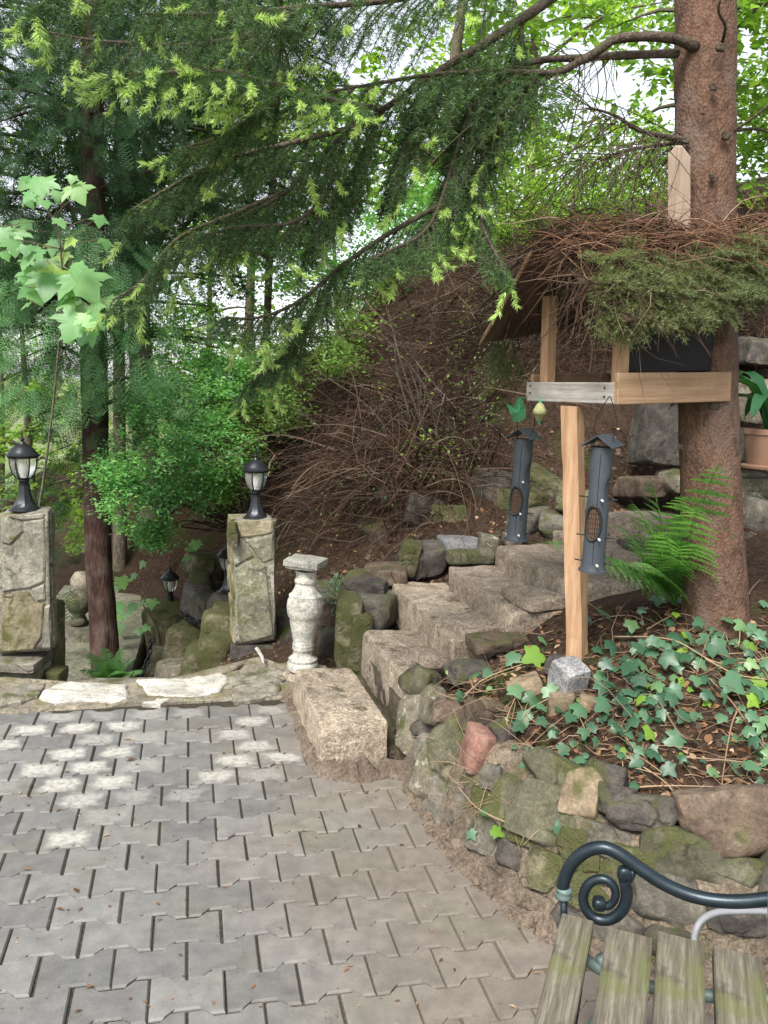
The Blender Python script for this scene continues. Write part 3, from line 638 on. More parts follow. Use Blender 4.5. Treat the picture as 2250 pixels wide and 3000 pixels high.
# ------------------------------------------------------------------ retaining wall
wall = thing('retaining_wall', 'low mossy field stone retaining wall below the ivy bank', 'wall', (.3, 2.85, 0))
LEAN = .42
def footdist(x, y):     # distance behind the foot line
    best = 1e9; sgn = -1
    for (a, b) in zip(FOOT[:-1], FOOT[1:]):
        d = b-a; L2 = d@d; t = max(0, min(1, ((x-a[0])*d[0]+(y-a[1])*d[1])/L2)); q = a+d*t; dd = math.hypot(x-q[0], y-q[1])
        if dd < best: best = dd; sgn = 1 if (d[0]*(y-a[1])-d[1]*(x-a[0])) > 0 else -1
    return best*sgn
def wallhit(px, py):
    d = ray(px, py)
    for t in np.linspace(1.5, 4.2, 1100):
        p = np.array([0, 0, H])+d*t
        if p[2] < .42 and footdist(p[0], p[1]) > max(p[2], 0)*LEAN: return p
    return np.array([0, 0, H])+d*3
# mortar core
fp = spline(FOOT[:-1], 70); T = nrm(np.gradient(fp, axis=0)); N = np.c_[-T[:, 1], T[:, 0]]; V = []
top = np.interp(np.arange(70), [0, 8, 20, 34, 48, 69], [.30, .35, .36, .32, .29, .30])
lev = [(0, -.1), (0, 0), (.25, .25), (.5, .5), (.75, .75), (.95, 1.0), (1.35, 1.08), (2.2, 1.02)]
for i in range(70):
    for j, (a, b) in enumerate(lev):
        z = b*top[i]; q = fp[i]+N[i]*(a*top[i]*LEAN+.012); V.append((q[0], q[1], z))
V = np.array(V); V += nrm(np.c_[-np.repeat(N, len(lev), 0), np.zeros(len(V))])*(snoise(V, 14, 9, 3)*.022)[:, None]
n = len(lev); f = [[a*n+b, a*n+b+1, (a+1)*n+b+1, (a+1)*n+b] for a in range(69) for b in range(n-1)]
mb = MB(); mb.add(V, [q[::-1] for q in f]); part(mb, 'mortar_core', m_mortar, wall, smooth=True)
WS = [(1205, 2005, 80, 80, m_green), (1192, 2110, 60, 180, m_beige), (1240, 2140, 66, 66, m_dark), (1312, 2205, 120, 150, m_green), (1262, 2270, 110, 150, m_beige), (1275, 2370, 80, 130, m_grey), (1338, 2385, 54, 110, m_grey),
      (1405, 2440, 80, 120, m_grey), (1485, 2352, 84, 130, m_green), (1592, 2395, 150, 155, m_green), (1600, 2265, 130, 90, m_green), (1692, 2330, 80, 130, m_tan), (1500, 2520, 90, 90, m_dark), (1585, 2565, 100, 100, m_mossy),
      (1430, 2290, 70, 70, m_grey), (1400, 2350, 60, 60, m_mossy), (1530, 2460, 70, 60, m_mossy), (1680, 2500, 110, 110, m_mossy), (1700, 2620, 120, 100, m_mossy), (1780, 2480, 110, 80, m_grey), (1820, 2560, 130, 120, m_mossy), (1990, 2530, 215, 135, m_green), (1955, 2660, 210, 140, m_grey),
      (2170, 2575, 160, 80, m_green), (2160, 2690, 190, 110, m_dark), (2128, 2440, 250, 180, m_brown), (1880, 2400, 190, 95, m_dark), (1790, 2360, 80, 80, m_dark), (1760, 2280, 90, 60, m_dark), (2310, 2600, 150, 180, m_grey), (2400, 2470, 150, 140, m_brown),
      (1340, 2490, 60, 60, m_mortar), (1450, 2600, 80, 60, m_mortar), (1560, 2660, 90, 60, m_mortar), (1660, 2720, 100, 80, m_dark), (1800, 2740, 130, 90, m_grey), (1960, 2790, 160, 100, m_dark), (1235, 2200, 60, 80, m_grey)]
for k, (x, y, ww, hh, m) in enumerate(WS):
    p = wallhit(x, y); s = p[1]/F; dpt = min(ww, hh)*s*.8+.05; gk = np.random.default_rng(500+k)
    i = np.argmin(np.linalg.norm(fp-p[:2], axis=1)); ang = math.atan2(T[i][1], T[i][0])
    dirx = abs(math.cos(ang)); wf = min(1.5, 1/max(dirx*.75+.25, .4))
    rock('stone', p+np.r_[N[i]*dpt*.36, -.0], (ww*s*wf*1.12, dpt, hh*s*1.2), 600+k, m, wall, (-.40, gk.normal()*.14, ang*.7), 15, soft=28, rough=.05, chops=13, chop=(.74, 1.05))

# ------------------------------------------------------------------ loose stones on the bank
def loose(px, py, wpx, hpx, m, seed, label, rot=(0, 0, 0), lift=0, cat='stone', group=None, flat=1.0, **k):
    p = hit(px, py+hpx*.35); s = p[1]/F
    o = rock('loose_stone', p+np.array([0, .02, hpx*s*.22+lift]), (wpx*s, (wpx+hpx)/2*s*flat, hpx*s), seed, m, None, rot, 11, **k); return tag(o, label, cat, group)
loose(1405, 2180, 78, 132, m_red, 701, 'pointed pinkish red stone set upright at the top edge of the wall', (.15, .12, .2), chops=9, soft=30)
loose(1475, 2150, 70, 85, m_dark, 702, 'dark split stone with pale face beside the red stone', (.2, -.4, .3), chops=9, soft=30)
o = rock('granite_sett', W(1672, 1995, 2.92)+np.array([0, .03, 0]), (.108, .11, .115), 703, m_cube, None, (.28, -.12, .5), 8, chops=3, chop=(1.15, 1.4), rough=.03, soft=26); tag(o, 'grey granite cube sett lying in front of the feeder post', 'stone')
loose(1640, 2050, 80, 78, m_tan, 704, 'rounded tan stone leaning under the grey granite cube')
loose(1315, 2080, 100, 55, m_brown, 705, 'flat brown stone lying above the mossy wall corner', (0, .1, 0))
loose(1395, 2090, 80, 95, m_brown, 706, 'brown angular stone directly behind the red stone', (0, .3, .2))
loose(1440, 2075, 80, 60, m_brown, 707, 'low reddish brown stone behind the dark split stone', (0, .2, .4))
loose(1265, 2050, 70, 110, m_beige, 708, 'tall beige stone with ivy at the stair end of the bank', (0, .25, .2))
loose(1725, 2060, 60, 50, m_tan, 709, 'small brown stone right of the granite cube', (0, .2, 0))
loose(1540, 2010, 110, 70, m_tan, 710, 'yellowish stone behind the ivy left of the granite cube', (0, -.4, 0))
loose(1640, 1950, 80, 70, m_dark, 711, 'dark stone wedged at the foot of the feeder post', (0, .5, 0))
loose(1380, 1965, 150, 60, m_dark, 712, 'flat dark stone half buried beside the second step', (0, .1, .3))
loose(1490, 1880, 90, 60, m_brown, 713, 'brown lump of stone between the stairs and the post', (0, .1, .3))

# ------------------------------------------------------------------ stone pillars with lanterns
def pillar(name, label, base_px, top_px, Y, outline, stones, side, crop, csc, moss_side, depth=.26):
    x0, y0 = crop
    pt = lambda x, y, dY=0: W(x0+x*csc, y0+y*csc, Y+dY)
    F4 = [pt(*q) for q in outline]            # bl, br, tr, tl
    root = thing(name, label, 'pillar', tuple((F4[0]+F4[1])/2+np.array([0, depth/2, 0])))
    bdir = nrm(np.array([-.30, .95, 0])); back = bdir*depth; nv = nrm(np.array([.12, -1.0, 0]))
    c = MB(); n = 14
    # mortar core, a roughened prism
    A, B, Cc, Dd = F4
    V, f = cubegrid(n); U = (V+1)/2
    P = (A*(1-U[:, :1])+B*U[:, :1])*(1-U[:, 2:3])+(Dd*(1-U[:, :1])+Cc*U[:, :1])*U[:, 2:3]+back*U[:, 1:2]
    P += snoise(P, 16, 5, 3)[:, None]*.010*nrm(V); c.add(P, f); part(c, 'mortar_core', m_mortar_p, root, smooth=True)
    for k, (pp, m) in enumerate(stones):
        b = MB(); O = [pt(*q)+nv*.010 for q in pp]; slab(b, rough_outline(O, .003, 90+k, 3), nv, .05, .007); part(b, 'stone', m, root)
    # side and back faces carry stones too
    for sgn in (1, -1):
        e0, e1 = (B, Cc) if sgn > 0 else (A, Dd); zz = [0, .38, .62, 1.0]
        for j in range(3):
            t0, t1 = zz[j]+.01, zz[j+1]-.015; nvs = np.array([sgn, 0, 0.0]); lo, hi = (e0*(1-t0)+e1*t0), (e0*(1-t1)+e1*t1)
            O = [lo+bdir*.03, lo+bdir*(depth-.02), hi+bdir*(depth-.03), hi+bdir*.04]
            b = MB(); slab(b, rough_outline([o+nvs*.014 for o in O], .006, 120+j, 3), nvs, .04, .007); part(b, 'stone', moss_side, root)
    return root, (F4[2]+F4[3])/2+back/2
sc1 = 600/1475
pl1, lt1 = pillar('stone_pillar', 'pale beige stone pillar with a mossy lower block on a slab base', 0, 0, 4.47, [(-5, 1752), (372, 1742), (345, 745), (5, 762)],
    [([(15, 790), (60, 768), (150, 830), (170, 880), (70, 975), (15, 960)], m_pillar), ([(172, 805), (320, 785), (330, 1000), (320, 1240), (215, 1288), (20, 1312), (15, 990), (75, 985), (182, 885)], m_pillar),
     ([(66, 768), (325, 750), (318, 778), (165, 798)], m_pillar), ([(228, 1292), (322, 1254), (326, 1370), (272, 1380)], m_pillar), ([(18, 1330), (210, 1312), (264, 1392), (318, 1392), (300, 1640), (240, 1730), (12, 1742)], m_pillar_m), ([(322, 1420), (362, 1404), (368, 1722), (304, 1722)], m_pillar)], 1, (0, 1200), sc1, m_pillar_g)
p0 = W(-30, 1935, 4.42); b = MB()
rock('base_slab', W(55, 1922, 4.58), (.36, .42, .06), 151, m_flagg, pl1, n=10, chops=3, chop=(1.1, 1.3))
rock('base_block', W(60, 1972, 4.60), (.34, .40, .15), 152, m_pillar_g, pl1, n=10, chops=3, chop=(1.1, 1.3))
rock('moss_cushion', W(165, 1985, 4.55), (.09, .16, .10), 153, m_mossy, pl1, n=6)
rock('side_buttress', W(152, 1900, 4.72), (.11, .16, .62), 154, m_mossy, pl1, n=9, chops=4)
sc2 = 700/1659
pl2, lt2 = pillar('stone_pillar', 'greenish stone pillar with mossy top edge behind the white baluster', 0, 0, 4.98, [(572, 1640), (842, 1600), (835, 768), (552, 775)],
    [([(590, 778), (830, 774), (822, 850), (720, 880), (605, 885), (565, 800)], m_pillar_m), ([(562, 895), (610, 892), (700, 1018), (562, 1090)], m_pillar_g), ([(725, 892), (830, 862), (828, 1042), (765, 1068), (712, 1012), (640, 905)], m_pillar_g),
     ([(566, 1104), (700, 1032), (782, 1082), (796, 1250), (832, 1566), (720, 1600), (600, 1622), (570, 1300)], m_pillar_g), ([(800, 1090), (838, 1060), (846, 1400), (838, 1500)], m_pillar)], 1, (450, 1200), sc2, m_pillar_m)
rock('moss_cap', W(690, 1560, 5.02), (.07, .22, .16), 161, m_mossy, pl2, n=7)
rock('top_stone', W(745, 1531, 5.12), (.28, .27, .035), 162, m_pillar_m, pl2, n=9, chops=3, chop=(1.1, 1.3))
rock('foot_stone', W(760, 1900, 5.1), (.34, .25, .12), 163, m_dark, pl2, n=8)

def lantern(base, hgt, label, group='black lanterns by the stairs down', axis=UPV):
    u = hgt/580.; root = thing('garden_lantern', label, 'lantern', tuple(base), group); z = lambda y: (745-y)*u
    def L(prof, k, name, mat, par=None, phase=0, rmod=None, smooth=True, sharp=35):
        V, f = lathe([(r*u, z(y)) for r, y in prof], k, (0, 0, 0), axis, phase, rmod); m = MB(); m.add(V, f); return m.build(name, mat, par or root, smooth=smooth, sharp=sharp)
    L([(0, 745), (112, 745), (114, 735), (108, 728), (96, 722), (84, 708), (66, 680), (52, 645), (43, 600), (39, 555), (42, 552), (42, 545), (30, 542), (30, 538)], 8, 'pedestal', m_lamp, phase=.39, smooth=False)
    L([(30, 545), (36, 525), (40, 520), (38, 512), (56, 500), (50, 496), (0, 496)], 16, 'cup', m_lamp)
    L([(50, 498), (70, 470), (84, 430), (90, 390), (91, 352)], 24, 'glass', m_glass)
    L([(0, 498), (16, 498), (16, 470), (22, 450), (25, 420), (22, 395), (12, 380), (0, 378)], 12, 'bulb', m_bulb)
    rf = L([(0, 250), (30, 252), (52, 262), (72, 280), (90, 304), (103, 322), (117, 330), (117, 338), (108, 342), (104, 352), (88, 354), (80, 350), (60, 300)], 32, 'roof', m_lamp, rmod=lambda t, zz: 1+.035*np.cos(16*t)*(zz > z(325)), sharp=50)
    L([(0, 160), (4, 162), (7, 180), (6, 200), (16, 208), (18, 218), (10, 228), (22, 238), (26, 252), (0, 254)], 10, 'finial', m_lamp, rf)
    zx = nrm(axis); x = nrm(np.cross([0, 1.0, 0], zx)); y = np.cross(zx, x)
    for k in range(6):
        a = k*math.pi/3+.35; m = MB(); pr = [(54, 500), (73, 470), (87, 430), (93, 390), (94, 348)]
        m.tube([(x*math.cos(a)+y*math.sin(a))*r*u+zx*z(yy) for r, yy in pr], 6*u, 5); m.build('rib', m_lamp, root, smooth=True)
    return root
lantern(lt1+np.array([-.01, 0, .0]), .44, 'black lantern on the pale beige pillar', None)
lantern(W(750, 1520, 5.10), .435, 'black lantern on the greenish pillar behind the baluster', None)
def small_lantern(px, py, Y, label): lantern(W(px, py, Y), .44, label, None)
small_lantern(500, 1787, 7.6, 'small far lantern on the low mossy pier at the bottom of the steps')
small_lantern(668, 1734, 6.7, 'lantern mostly hidden behind the edge of the greenish pillar')

# low mossy wall beside the steps down
lw = thing('mossy_stair_wall', 'moss covered stone wall running down behind the greenish pillar', 'wall', (-1.2, 6.2, -.7))
g = np.random.default_rng(77)
for k, (x, y, Y, ww, hh, m) in enumerate([(505, 1850, 7.5, 120, 130, m_mossy), (480, 1950, 7.3, 100, 130, m_green), (560, 1900, 6.9, 120, 150, m_mossy), (540, 1990, 6.6, 140, 110, m_beige), (600, 1960, 6.3, 110, 130, m_mossy), (630, 1850, 6.0, 80, 120, m_mossy), (640, 1940, 5.7, 90, 150, m_mossy),
       (655, 1768, 6.75, 70, 60, m_dark), (655, 1800, 6.2, 60, 50, m_mossy), (600, 1780, 6.9, 60, 80, m_grey), (590, 1710, 7.3, 60, 90, m_mossy), (612, 1700, 7.5, 70, 150, m_mossy), (580, 1650, 7.4, 60, 60, m_mossy), (575, 1755, 7.1, 70, 90, m_dark), (450, 1990, 7.0, 60, 60, m_beige), (700, 1600, 6.6, 60, 120, m_mossy), (660, 2000, 5.5, 80, 90, m_mossy), (530, 2040, 6.5, 160, 100, m_green), (620, 2050, 5.9, 160, 110, m_green)]):
    s = Y/F; rock('stone', W(x, y, Y), (ww*s*1.12, .42, hh*s*1.15), 800+k, m, lw, (g.normal()*.1, g.normal()*.15, .35+g.normal()*.2), 8, soft=10, rough=.06)
def chain(name, label, pts, n, r=.012, sz=.032):
    P = spline(pts, n); T = nrm(np.gradient(P, axis=0)); root = thing(name, label, 'chain', tuple(P[0]))
    for i, (p, t) in enumerate(zip(P, T)):
        s = nrm(np.cross(t, [0, 0, 1.0] if abs(t[2]) < .9 else [1.0, 0, 0])); q = np.cross(t, s); s = s if i % 2 else q
        th = np.linspace(0, 2*np.pi, 9); loop = [p+t*math.cos(a)*sz+s*math.sin(a)*sz*.55 for a in th]; m = MB(); m.tube(loop, r*.75, 5, False); part(m, 'link', m_chain, root, smooth=True)
chain('iron_chain', 'black chain sagging between the low pier and the mossy wall', [W(530, 1796, 7.0), W(555, 1816, 6.8), W(582, 1822, 6.6), W(612, 1806, 6.4)], 12)
chain('iron_chain', 'black chain hanging down the side of the low mossy pier', [W(443, 1880, 6.8), W(432, 1935, 6.75), W(418, 1970, 6.7), W(405, 2010, 6.6)], 12)

# ------------------------------------------------------------------ baluster
bu = .4219*4.4/F; zb = lambda y: (1800-y)*bu
bal = thing('baluster', 'weathered white concrete baluster with a broken square cap', 'baluster', tuple(W(886, 1959, 4.42)))
pr = [(0, 1800), (110, 1800), (114, 1780), (112, 1755), (100, 1742), (104, 1722), (84, 1705), (70, 1690), (69, 1660), (76, 1652), (78, 1640), (74, 1632), (78, 1622), (78, 1610), (72, 1600), (86, 1540), (98, 1480), (105, 1440), (106, 1418), (118, 1405), (128, 1370), (132, 1330), (128, 1290), (117, 1262), (120, 1250), (104, 1238), (88, 1215), (76, 1185), (72, 1165), (80, 1158), (82, 1140), (76, 1130), (70, 1118), (72, 1095), (80, 1072), (0, 1070)]
ax = nrm(np.array([.0, 0, 1.0]))
V, f = lathe([(r*bu, zb(y)) for r, y in pr], 40, (0, 0, 0), ax); V = V+nrm(V*np.array([1, 1, 0]))*(snoise(V, 40, 3, 3)*.0022)[:, None]
m = MB(); m.add(V, f); m.build('shaft', m_balu, bal, smooth=True, sharp=50)
V, f = rockmesh((252*bu, 252*bu, 66*bu), 5, 14, chops=5, chop=(1.18, 1.35), rough=.05, soft=40, axis=(.98, 1.02)); V = V*np.where(V[:, 2:3] < -.01, .9, 1.0); V = V@rotm(0, .03, -.25).T+np.array([-.005, 0, zb(1018)])
m = MB(); m.add(V, f); m.build('cap', m_balu, bal, smooth=True, sharp=40)
o = rock('concrete_block', W(893, 1980, 4.46)+np.array([0, 0, -.002]), (.20, .22, .085), 171, m_blockc, None, (0, 0, -.25), 8, chops=2, chop=(1.25, 1.4), soft=40, rough=.02); tag(o, 'small square concrete block under the white baluster', 'block')
# stone ball on its plinth, far down the path
bb = thing('ball_ornament', 'stone ball on a square plinth beside the lower path', 'ornament', tuple(Gz(232, 1866, -.80)))
bp = W(232, 1855, 8.2); s8 = 8.2/F
m = MB(); V, f = lathe([(0, .0), (.085*1.0, .03), (.07, .08), (.05, .12), (.10, .17), (.125, .24), (.115, .31), (.06, .36), (0, .37)], 20); m.add(V*np.array([1, 1, .95])+np.array([0, 0, .10]), f); m.build('ball', m_green, bb, smooth=True)
V, f = rockmesh((.36, .36, .13), 6, 6, chops=2, chop=(1.2, 1.4), soft=40); m = MB(); m.add(V+np.array([0, 0, .05]), f); m.build('plinth', m_grey, bb, smooth=True, sharp=40)
b2 = thing('ball_ornament', 'pale stone ornament behind the stone ball on the lower path', 'ornament', tuple(W(240, 1772, 9.2)))
V, f = rockmesh((.34, .34, .10), 7, 6, chops=2, chop=(1.2, 1.4), soft=40); m = MB(); m.add(V+np.array([0, 0, .05]), f); m.build('plinth', m_grey, b2, smooth=True, sharp=40)
m = MB(); V, f = lathe([(0, .1), (.1, .1), (.07, .15), (.12, .22), (.13, .30), (.08, .38), (0, .39)], 18); m.add(V, f); m.build('ball', m_blockc, b2, smooth=True)
m = MB(); m.tube([W(752, 1900, 4.75), W(768, 1925, 4.62), W(772, 1942, 4.55)], [.012, .010, .004], 5); sh = m.build('wood_splinter', m_wgrey); tag(sh, 'pale grey splinter of wood lying at the foot of the greenish pillar', 'wood')
# ================================================================== bird feeder house
FA = W(1803, 1188, 3.0); FB = W(1541, 1172, 3.5); FC = FA+np.array([.47, .225, .04])
ab = FB-FA; ac = FC-FA; zt = np.array([-.06, 0, 1.0]); zt = nrm(zt)
house = thing('bird_feeder_house', 'wooden bird feeder house on an orange timber post with a twig thatched roof', 'bird feeder', tuple(W(1690, 1915, 3.22)))
def board(name, o, x, y, z, mat, par=house, label=None):
    # a board with its own axes so the grain runs along its length
    x, y, z = [np.asarray(a, float) for a in (x, y, z)]; dims = [np.linalg.norm(a) for a in (x, y, z)]; B = np.stack([nrm(x), nrm(y), nrm(z)], 1)
    bm = bmesh.new(); bmesh.ops.create_cube(bm, size=1)
    for v in bm.verts: v.co = Vector([v.co[i]*dims[i] for i in range(3)])
    bmesh.ops.bevel(bm, geom=bm.edges[:], offset=.003, segments=1, affect='EDGES'); me = bpy.data.meshes.new(name); bm.to_mesh(me); bm.free()
    ob = obj(name, me, mat); Mx = Matrix([[*B[i], 0] for i in range(3)]+[[0, 0, 0, 1]]); Mx.translation = Vector(np.asarray(o)+(x+y+z)/2); ob.matrix_world = Mx
    if label: ob['label'] = label
    if par is not None: keep(ob, par)
    return ob
n_ab = nrm(ab); n_ac = nrm(ac); inn = nrm(np.cross(zt, n_ab)); inn = inn if inn@n_ac > 0 else -inn
board('front_board', FA, ab, inn*.022, zt*.078, m_wgrey, label='weathered grey front board')
in2 = nrm(np.cross(zt, n_ac)); in2 = in2 if in2@n_ab > 0 else -in2
board('side_board', FA-n_ac*.012-in2*.024, ac*1.06, in2*.022, zt*.112, m_wnewx, label='orange side board')
board('back_board', FB+n_ac*.02, ac*.96, -in2*.02, zt*.105, m_wnewx)
board('tray_floor', FA+zt*.004+n_ab*.02+n_ac*.03, ab*.93, ac*.95, zt*.012, m_wroof)
# post under the front board
pb, ptp = W(1692, 1925, 3.2), W(1676, 1190, 3.22); pd = ptp-pb
bm = MB(); K = 12; V = []; hw = .033
sq = [(-1, -1), (1, -1), (1, 1), (-1, 1)]
gg = np.random.default_rng(3)
for i in range(K+1):
    c = pb+pd*i/K
    for (a, b) in sq: V.append(c+np.array([a*hw, b*hw, 0])@rotm(0, 0, -.62).T*(1+gg.normal()*.03))
bm.add(V, [[i*4+j, i*4+(j+1) % 4, i*4+4+(j+1) % 4, i*4+4+j] for i in range(K) for j in range(4)]+[[3, 2, 1, 0], [K*4, K*4+1, K*4+2, K*4+3]])
po = part(bm, 'post', m_wnew, house, label='rough sawn orange timber post')
RT = .36
def upright(name, o, h, wx, wy, mat=m_wnew, lab=None): return board(name, o, n_ab*wx, n_ac*wy, zt*h, mat, label=lab)
uA = upright('corner_post', FA+n_ab*.012+n_ac*.024+zt*.02, .30, .045, .045)
uB = upright('corner_post', FB-n_ab*.11+n_ac*.024+zt*.02, .40, .05, .045)
uD = upright('corner_post', FB-n_ab*.06+ac*.85+zt*.02, .33, .045, .045)
# roof: two boards meeting at the ridge, running back to the trunk
apex = W(1612, 742, 3.24); eL = W(1437, 1008, 3.62); eR = W(1835, 945, 2.90)
rl = ac*1.35+np.array([0, 0, .10])
rid0 = apex-n_ac*.03
def roofpanel(name, top, low, name2=None):
    d = low-top; nv = nrm(np.cross(d, rl)); nv = nv if nv[2] > 0 else -nv
    return board(name, top, d, rl, nv*.014, m_wroof)
roofpanel('roof_panel', rid0-n_ac*.05, eL-n_ac*.05); roofpanel('roof_panel', rid0, eR)
def rod(name, a, b, r, mat, par=house):
    m = MB(); P_ = spline([a, (a+b)/2+[0, 0, -.008], b], 8); m.tube(P_, r, 6); return part(m, name, mat, par, smooth=True)
rod('roof_edge', rid0-n_ac*.055+[0, 0, .004], eL-n_ac*.055, .008, m_wnew)
# dark side panel under the right eave
board('side_panel', FA+n_ac*.06+zt*.115+n_ab*.02, ac*.88, n_ab*.006, zt*.17, m_panel, label='dark plastic side panel')
m = MB()
for q in [(FA+n_ab*.06, .03), (FA+n_ab*.06, .062), (FB-n_ab*.03, .03), (FB-n_ab*.03, .06)]:
    c = q[0]+zt*q[1]-inn*.001; m.tube([c, c-inn*.003], .004, 6)
part(m, 'nail_heads', m_blackp, house)
# ridge support board beside the trunk
bt = W(1990, 425, 3.19); bl = W(1990, 650, 3.19); sx = 64*3.19/F
bx = MB(); h = bt-bl; O = [(-.5, -.9), (.5, -.9), (.5, .86), (.12, 1.0), (-.15, 1.0), (-.5, .86)]
P = [bl+np.array([a*sx, 0, 0])+h*b for a, b in O]; slab(bx, P, (-.3, -1, 0), .028, .004); part(bx, 'ridge_board', wood('ridge_timber', (.17, .12, .085), (.25, .185, .14), (.31, .24, .19), axis=2, scale=30, bumpv=.3), house, label='pale upright board with chamfered top')

# ---- needles and twigs
def twigmesh(mb, starts, dirs, L, sag, r0, nseg=5, k=3, wob=.12, g=rng):
    N = len(starts); t = np.linspace(0, 1, nseg); d = nrm(dirs); s = nrm(np.cross(d, g.normal(size=(N, 3)))); s2 = np.cross(d, s)
    a = g.normal(size=(N, 1, 1))*wob; b = g.normal(size=(N, 1, 1))*wob; ph = g.random((N, 1, 1))*6.28
    tt = t[None, :, None]
    P = starts[:, None]+d[:, None]*(tt*L[:, None, None])+L[:, None, None]*(s[:, None]*a*np.sin(tt*4+ph)+s2[:, None]*b*np.sin(tt*3+ph*2)-s[:, None]*a*np.sin(ph)-s2[:, None]*b*np.sin(ph*2))
    P[..., 2] -= (sag[:, None]*t[None]**2*L[:, None])
    rad = r0[:, None]*(1-.75*t[None])
    th = np.arange(k)/k*2*np.pi
    V = P[:, :, None]+rad[:, :, None, None]*(np.cos(th)[None, None, :, None]*s[:, None, None]+np.sin(th)[None, None, :, None]*s2[:, None, None])
    i = np.arange(nseg-1)[:, None]*k; j = np.arange(k)[None]; j2 = (j+1) % k
    f = np.stack([i+j, i+j2, i+k+j2, i+k+j], -1).reshape(-1, 4); f = f[None]+(np.arange(N)*nseg*k)[:, None, None]
    mb.add(V.reshape(-1, 3), f.reshape(-1, 4)); return P
def needles(mb, A, B, dens, length, width, ang=52, flat=.55, g=rng):
    A = np.asarray(A, float); B = np.asarray(B, float); L = np.linalg.norm(B-A, axis=1); n = np.maximum((L*dens).astype(int), 2); i = np.repeat(np.arange(len(A)), n)
    t = g.random(len(i)); d = nrm(B-A)[i]; p = A[i]+(B-A)[i]*t[:, None]
    rad = g.normal(size=(len(i), 3)); rad[:, 2] = rad[:, 2]*flat+.25; rad = nrm(rad-d*(rad*d).sum(1, keepdims=True))
    a = R(ang)*(1+g.normal(size=len(i))*.18); nd = d*np.cos(a)[:, None]+rad*np.sin(a)[:, None]; l = length*(1+g.normal(size=len(i))*.15)
    s = nrm(np.cross(nd, g.normal(size=(len(i), 3))))*(width/2)
    V = np.stack([p-s, p+s, p+nd*l[:, None]], 1).reshape(-1, 3); mb.add(V, np.arange(len(V)).reshape(-1, 3))
# thatch: brown twigs on both slopes, green boughs on the near one
g = np.random.default_rng(21)
def slope_pts(top, low, n, u0=-.05, u1=1.05, v0=0, v1=1.05):
    u = g.uniform(u0, u1, n); v = g.uniform(v0, v1, n); return top+(low-top)*v[:, None]+rl*u[:, None], u, v
nvL = nrm(np.cross(eL-rid0, rl)); nvL = nvL if nvL[2] > 0 else -nvL
nvR = nrm(np.cross(eR-rid0, rl)); nvR = nvR if nvR[2] > 0 else -nvR
m = MB()
P, u, v = slope_pts(rid0, eL, 1100, .03, 1.15, -.05, .8); d = nrm(eL-rid0)*1.0+n_ac*g.normal(size=(1100, 1))*.3+n_ac*.05
twigmesh(m, P+nvL*g.uniform(.012, .13, (1100, 1)), d, g.uniform(.15, .42, 1100), g.uniform(0, .25, 1100), g.uniform(.0013, .003, 1100), g=g)
P, u, v = slope_pts(rid0, eR, 1500, .06, 1.15, -.08, .55); P[:150] = slope_pts(rid0, eR, 150, .03, .3, .4, .85)[0]; d = nrm(eR-rid0)*g.normal(.5, .6, (1500, 1))+n_ac*g.normal(size=(1500, 1))*1.0
twigmesh(m, P+nvR*g.uniform(.012, .085, (1500, 1)), d, g.uniform(.12, .40, 1500), g.uniform(0, .35, 1500), g.uniform(.0013, .0034, 1500), g=g)
# twigs trailing over the gable front
n = 26; P = rid0+(eR-rid0)*g.uniform(.1, .95, (n, 1))-n_ac*g.uniform(.0, .06, (n, 1))+nvR*.02; twigmesh(m, P, np.array([.0, -.1, -.9])+g.normal(size=(n, 3))*.45, g.uniform(.08, .32, n), g.uniform(0, .5, n), g.uniform(.0012, .0026, n), g=g)
part(m, 'twig_thatch', m_brush, house, kind='stuff')
def sprigs(starts, dirs, L, g, dens=650, nl=.013, nw=.0022, side=7, sag=.5):
    """small conifer sprays: a twig with side twigs; returns needle segments and twig lines"""
    A, B = [], []
    for p, d, l in zip(starts, dirs, L):
        d = nrm(d); ns = 5; pts = [p]; q = d.copy()
        for i in range(ns): pts.append(pts[-1]+q*l/ns); q = nrm(q+np.array([0, 0, -sag/ns]))
        for a, b in zip(pts[:-1], pts[1:]): A.append(a); B.append(b)
        s = nrm(np.cross(d, [0, 0, 1.0])+g.normal(size=3)*.25)
        for j in range(side):
            t = .12+.8*j/side; i = int(t*ns); a = pts[i]+(pts[i+1]-pts[i])*(t*ns-i); dd = nrm(nrm(pts[i+1]-pts[i])*.75+s*(1 if j % 2 else -1)*.75+np.array([0, 0, -.25*sag])); ll = l*.5*(1-t)+.025
            A.append(a); B.append(a+dd*ll)
    return np.array(A), np.array(B)
n = 330; P, u, v = slope_pts(rid0, eR, n, .10, 1.25, .2, .78); uu = u; d = nrm(eR-rid0)*.8+n_ac*g.normal(.2, .6, (n, 1))+np.array([0, 0, -.2])
A, B = sprigs(P+nvR*g.uniform(.03, .075, (n, 1)), d, g.uniform(.10, .22, n), g); m = MB(); needles(m, A, B, 520, .013, .0026, g=g)
n = 16; P = rid0+(eR-rid0)*g.uniform(.6, 1.0, (n, 1))+rl*g.uniform(-.02, .12, (n, 1))+nvR*.03; A2, B2 = sprigs(P, np.array([0, -.1, -1])+g.normal(size=(n, 3))*.35, g.uniform(.10, .20, n), g); needles(m, A2, B2, 430, .012, .0024, g=g)
n = 14; P = eL+rl*g.uniform(-.02, .2, (n, 1))+nvL*.02; A3, B3 = sprigs(P, np.array([0, -.1, -1])+g.normal(size=(n, 3))*.2, g.uniform(.14, .26, n), g); needles(m, A3, B3, 500, .012, .0024, g=g)
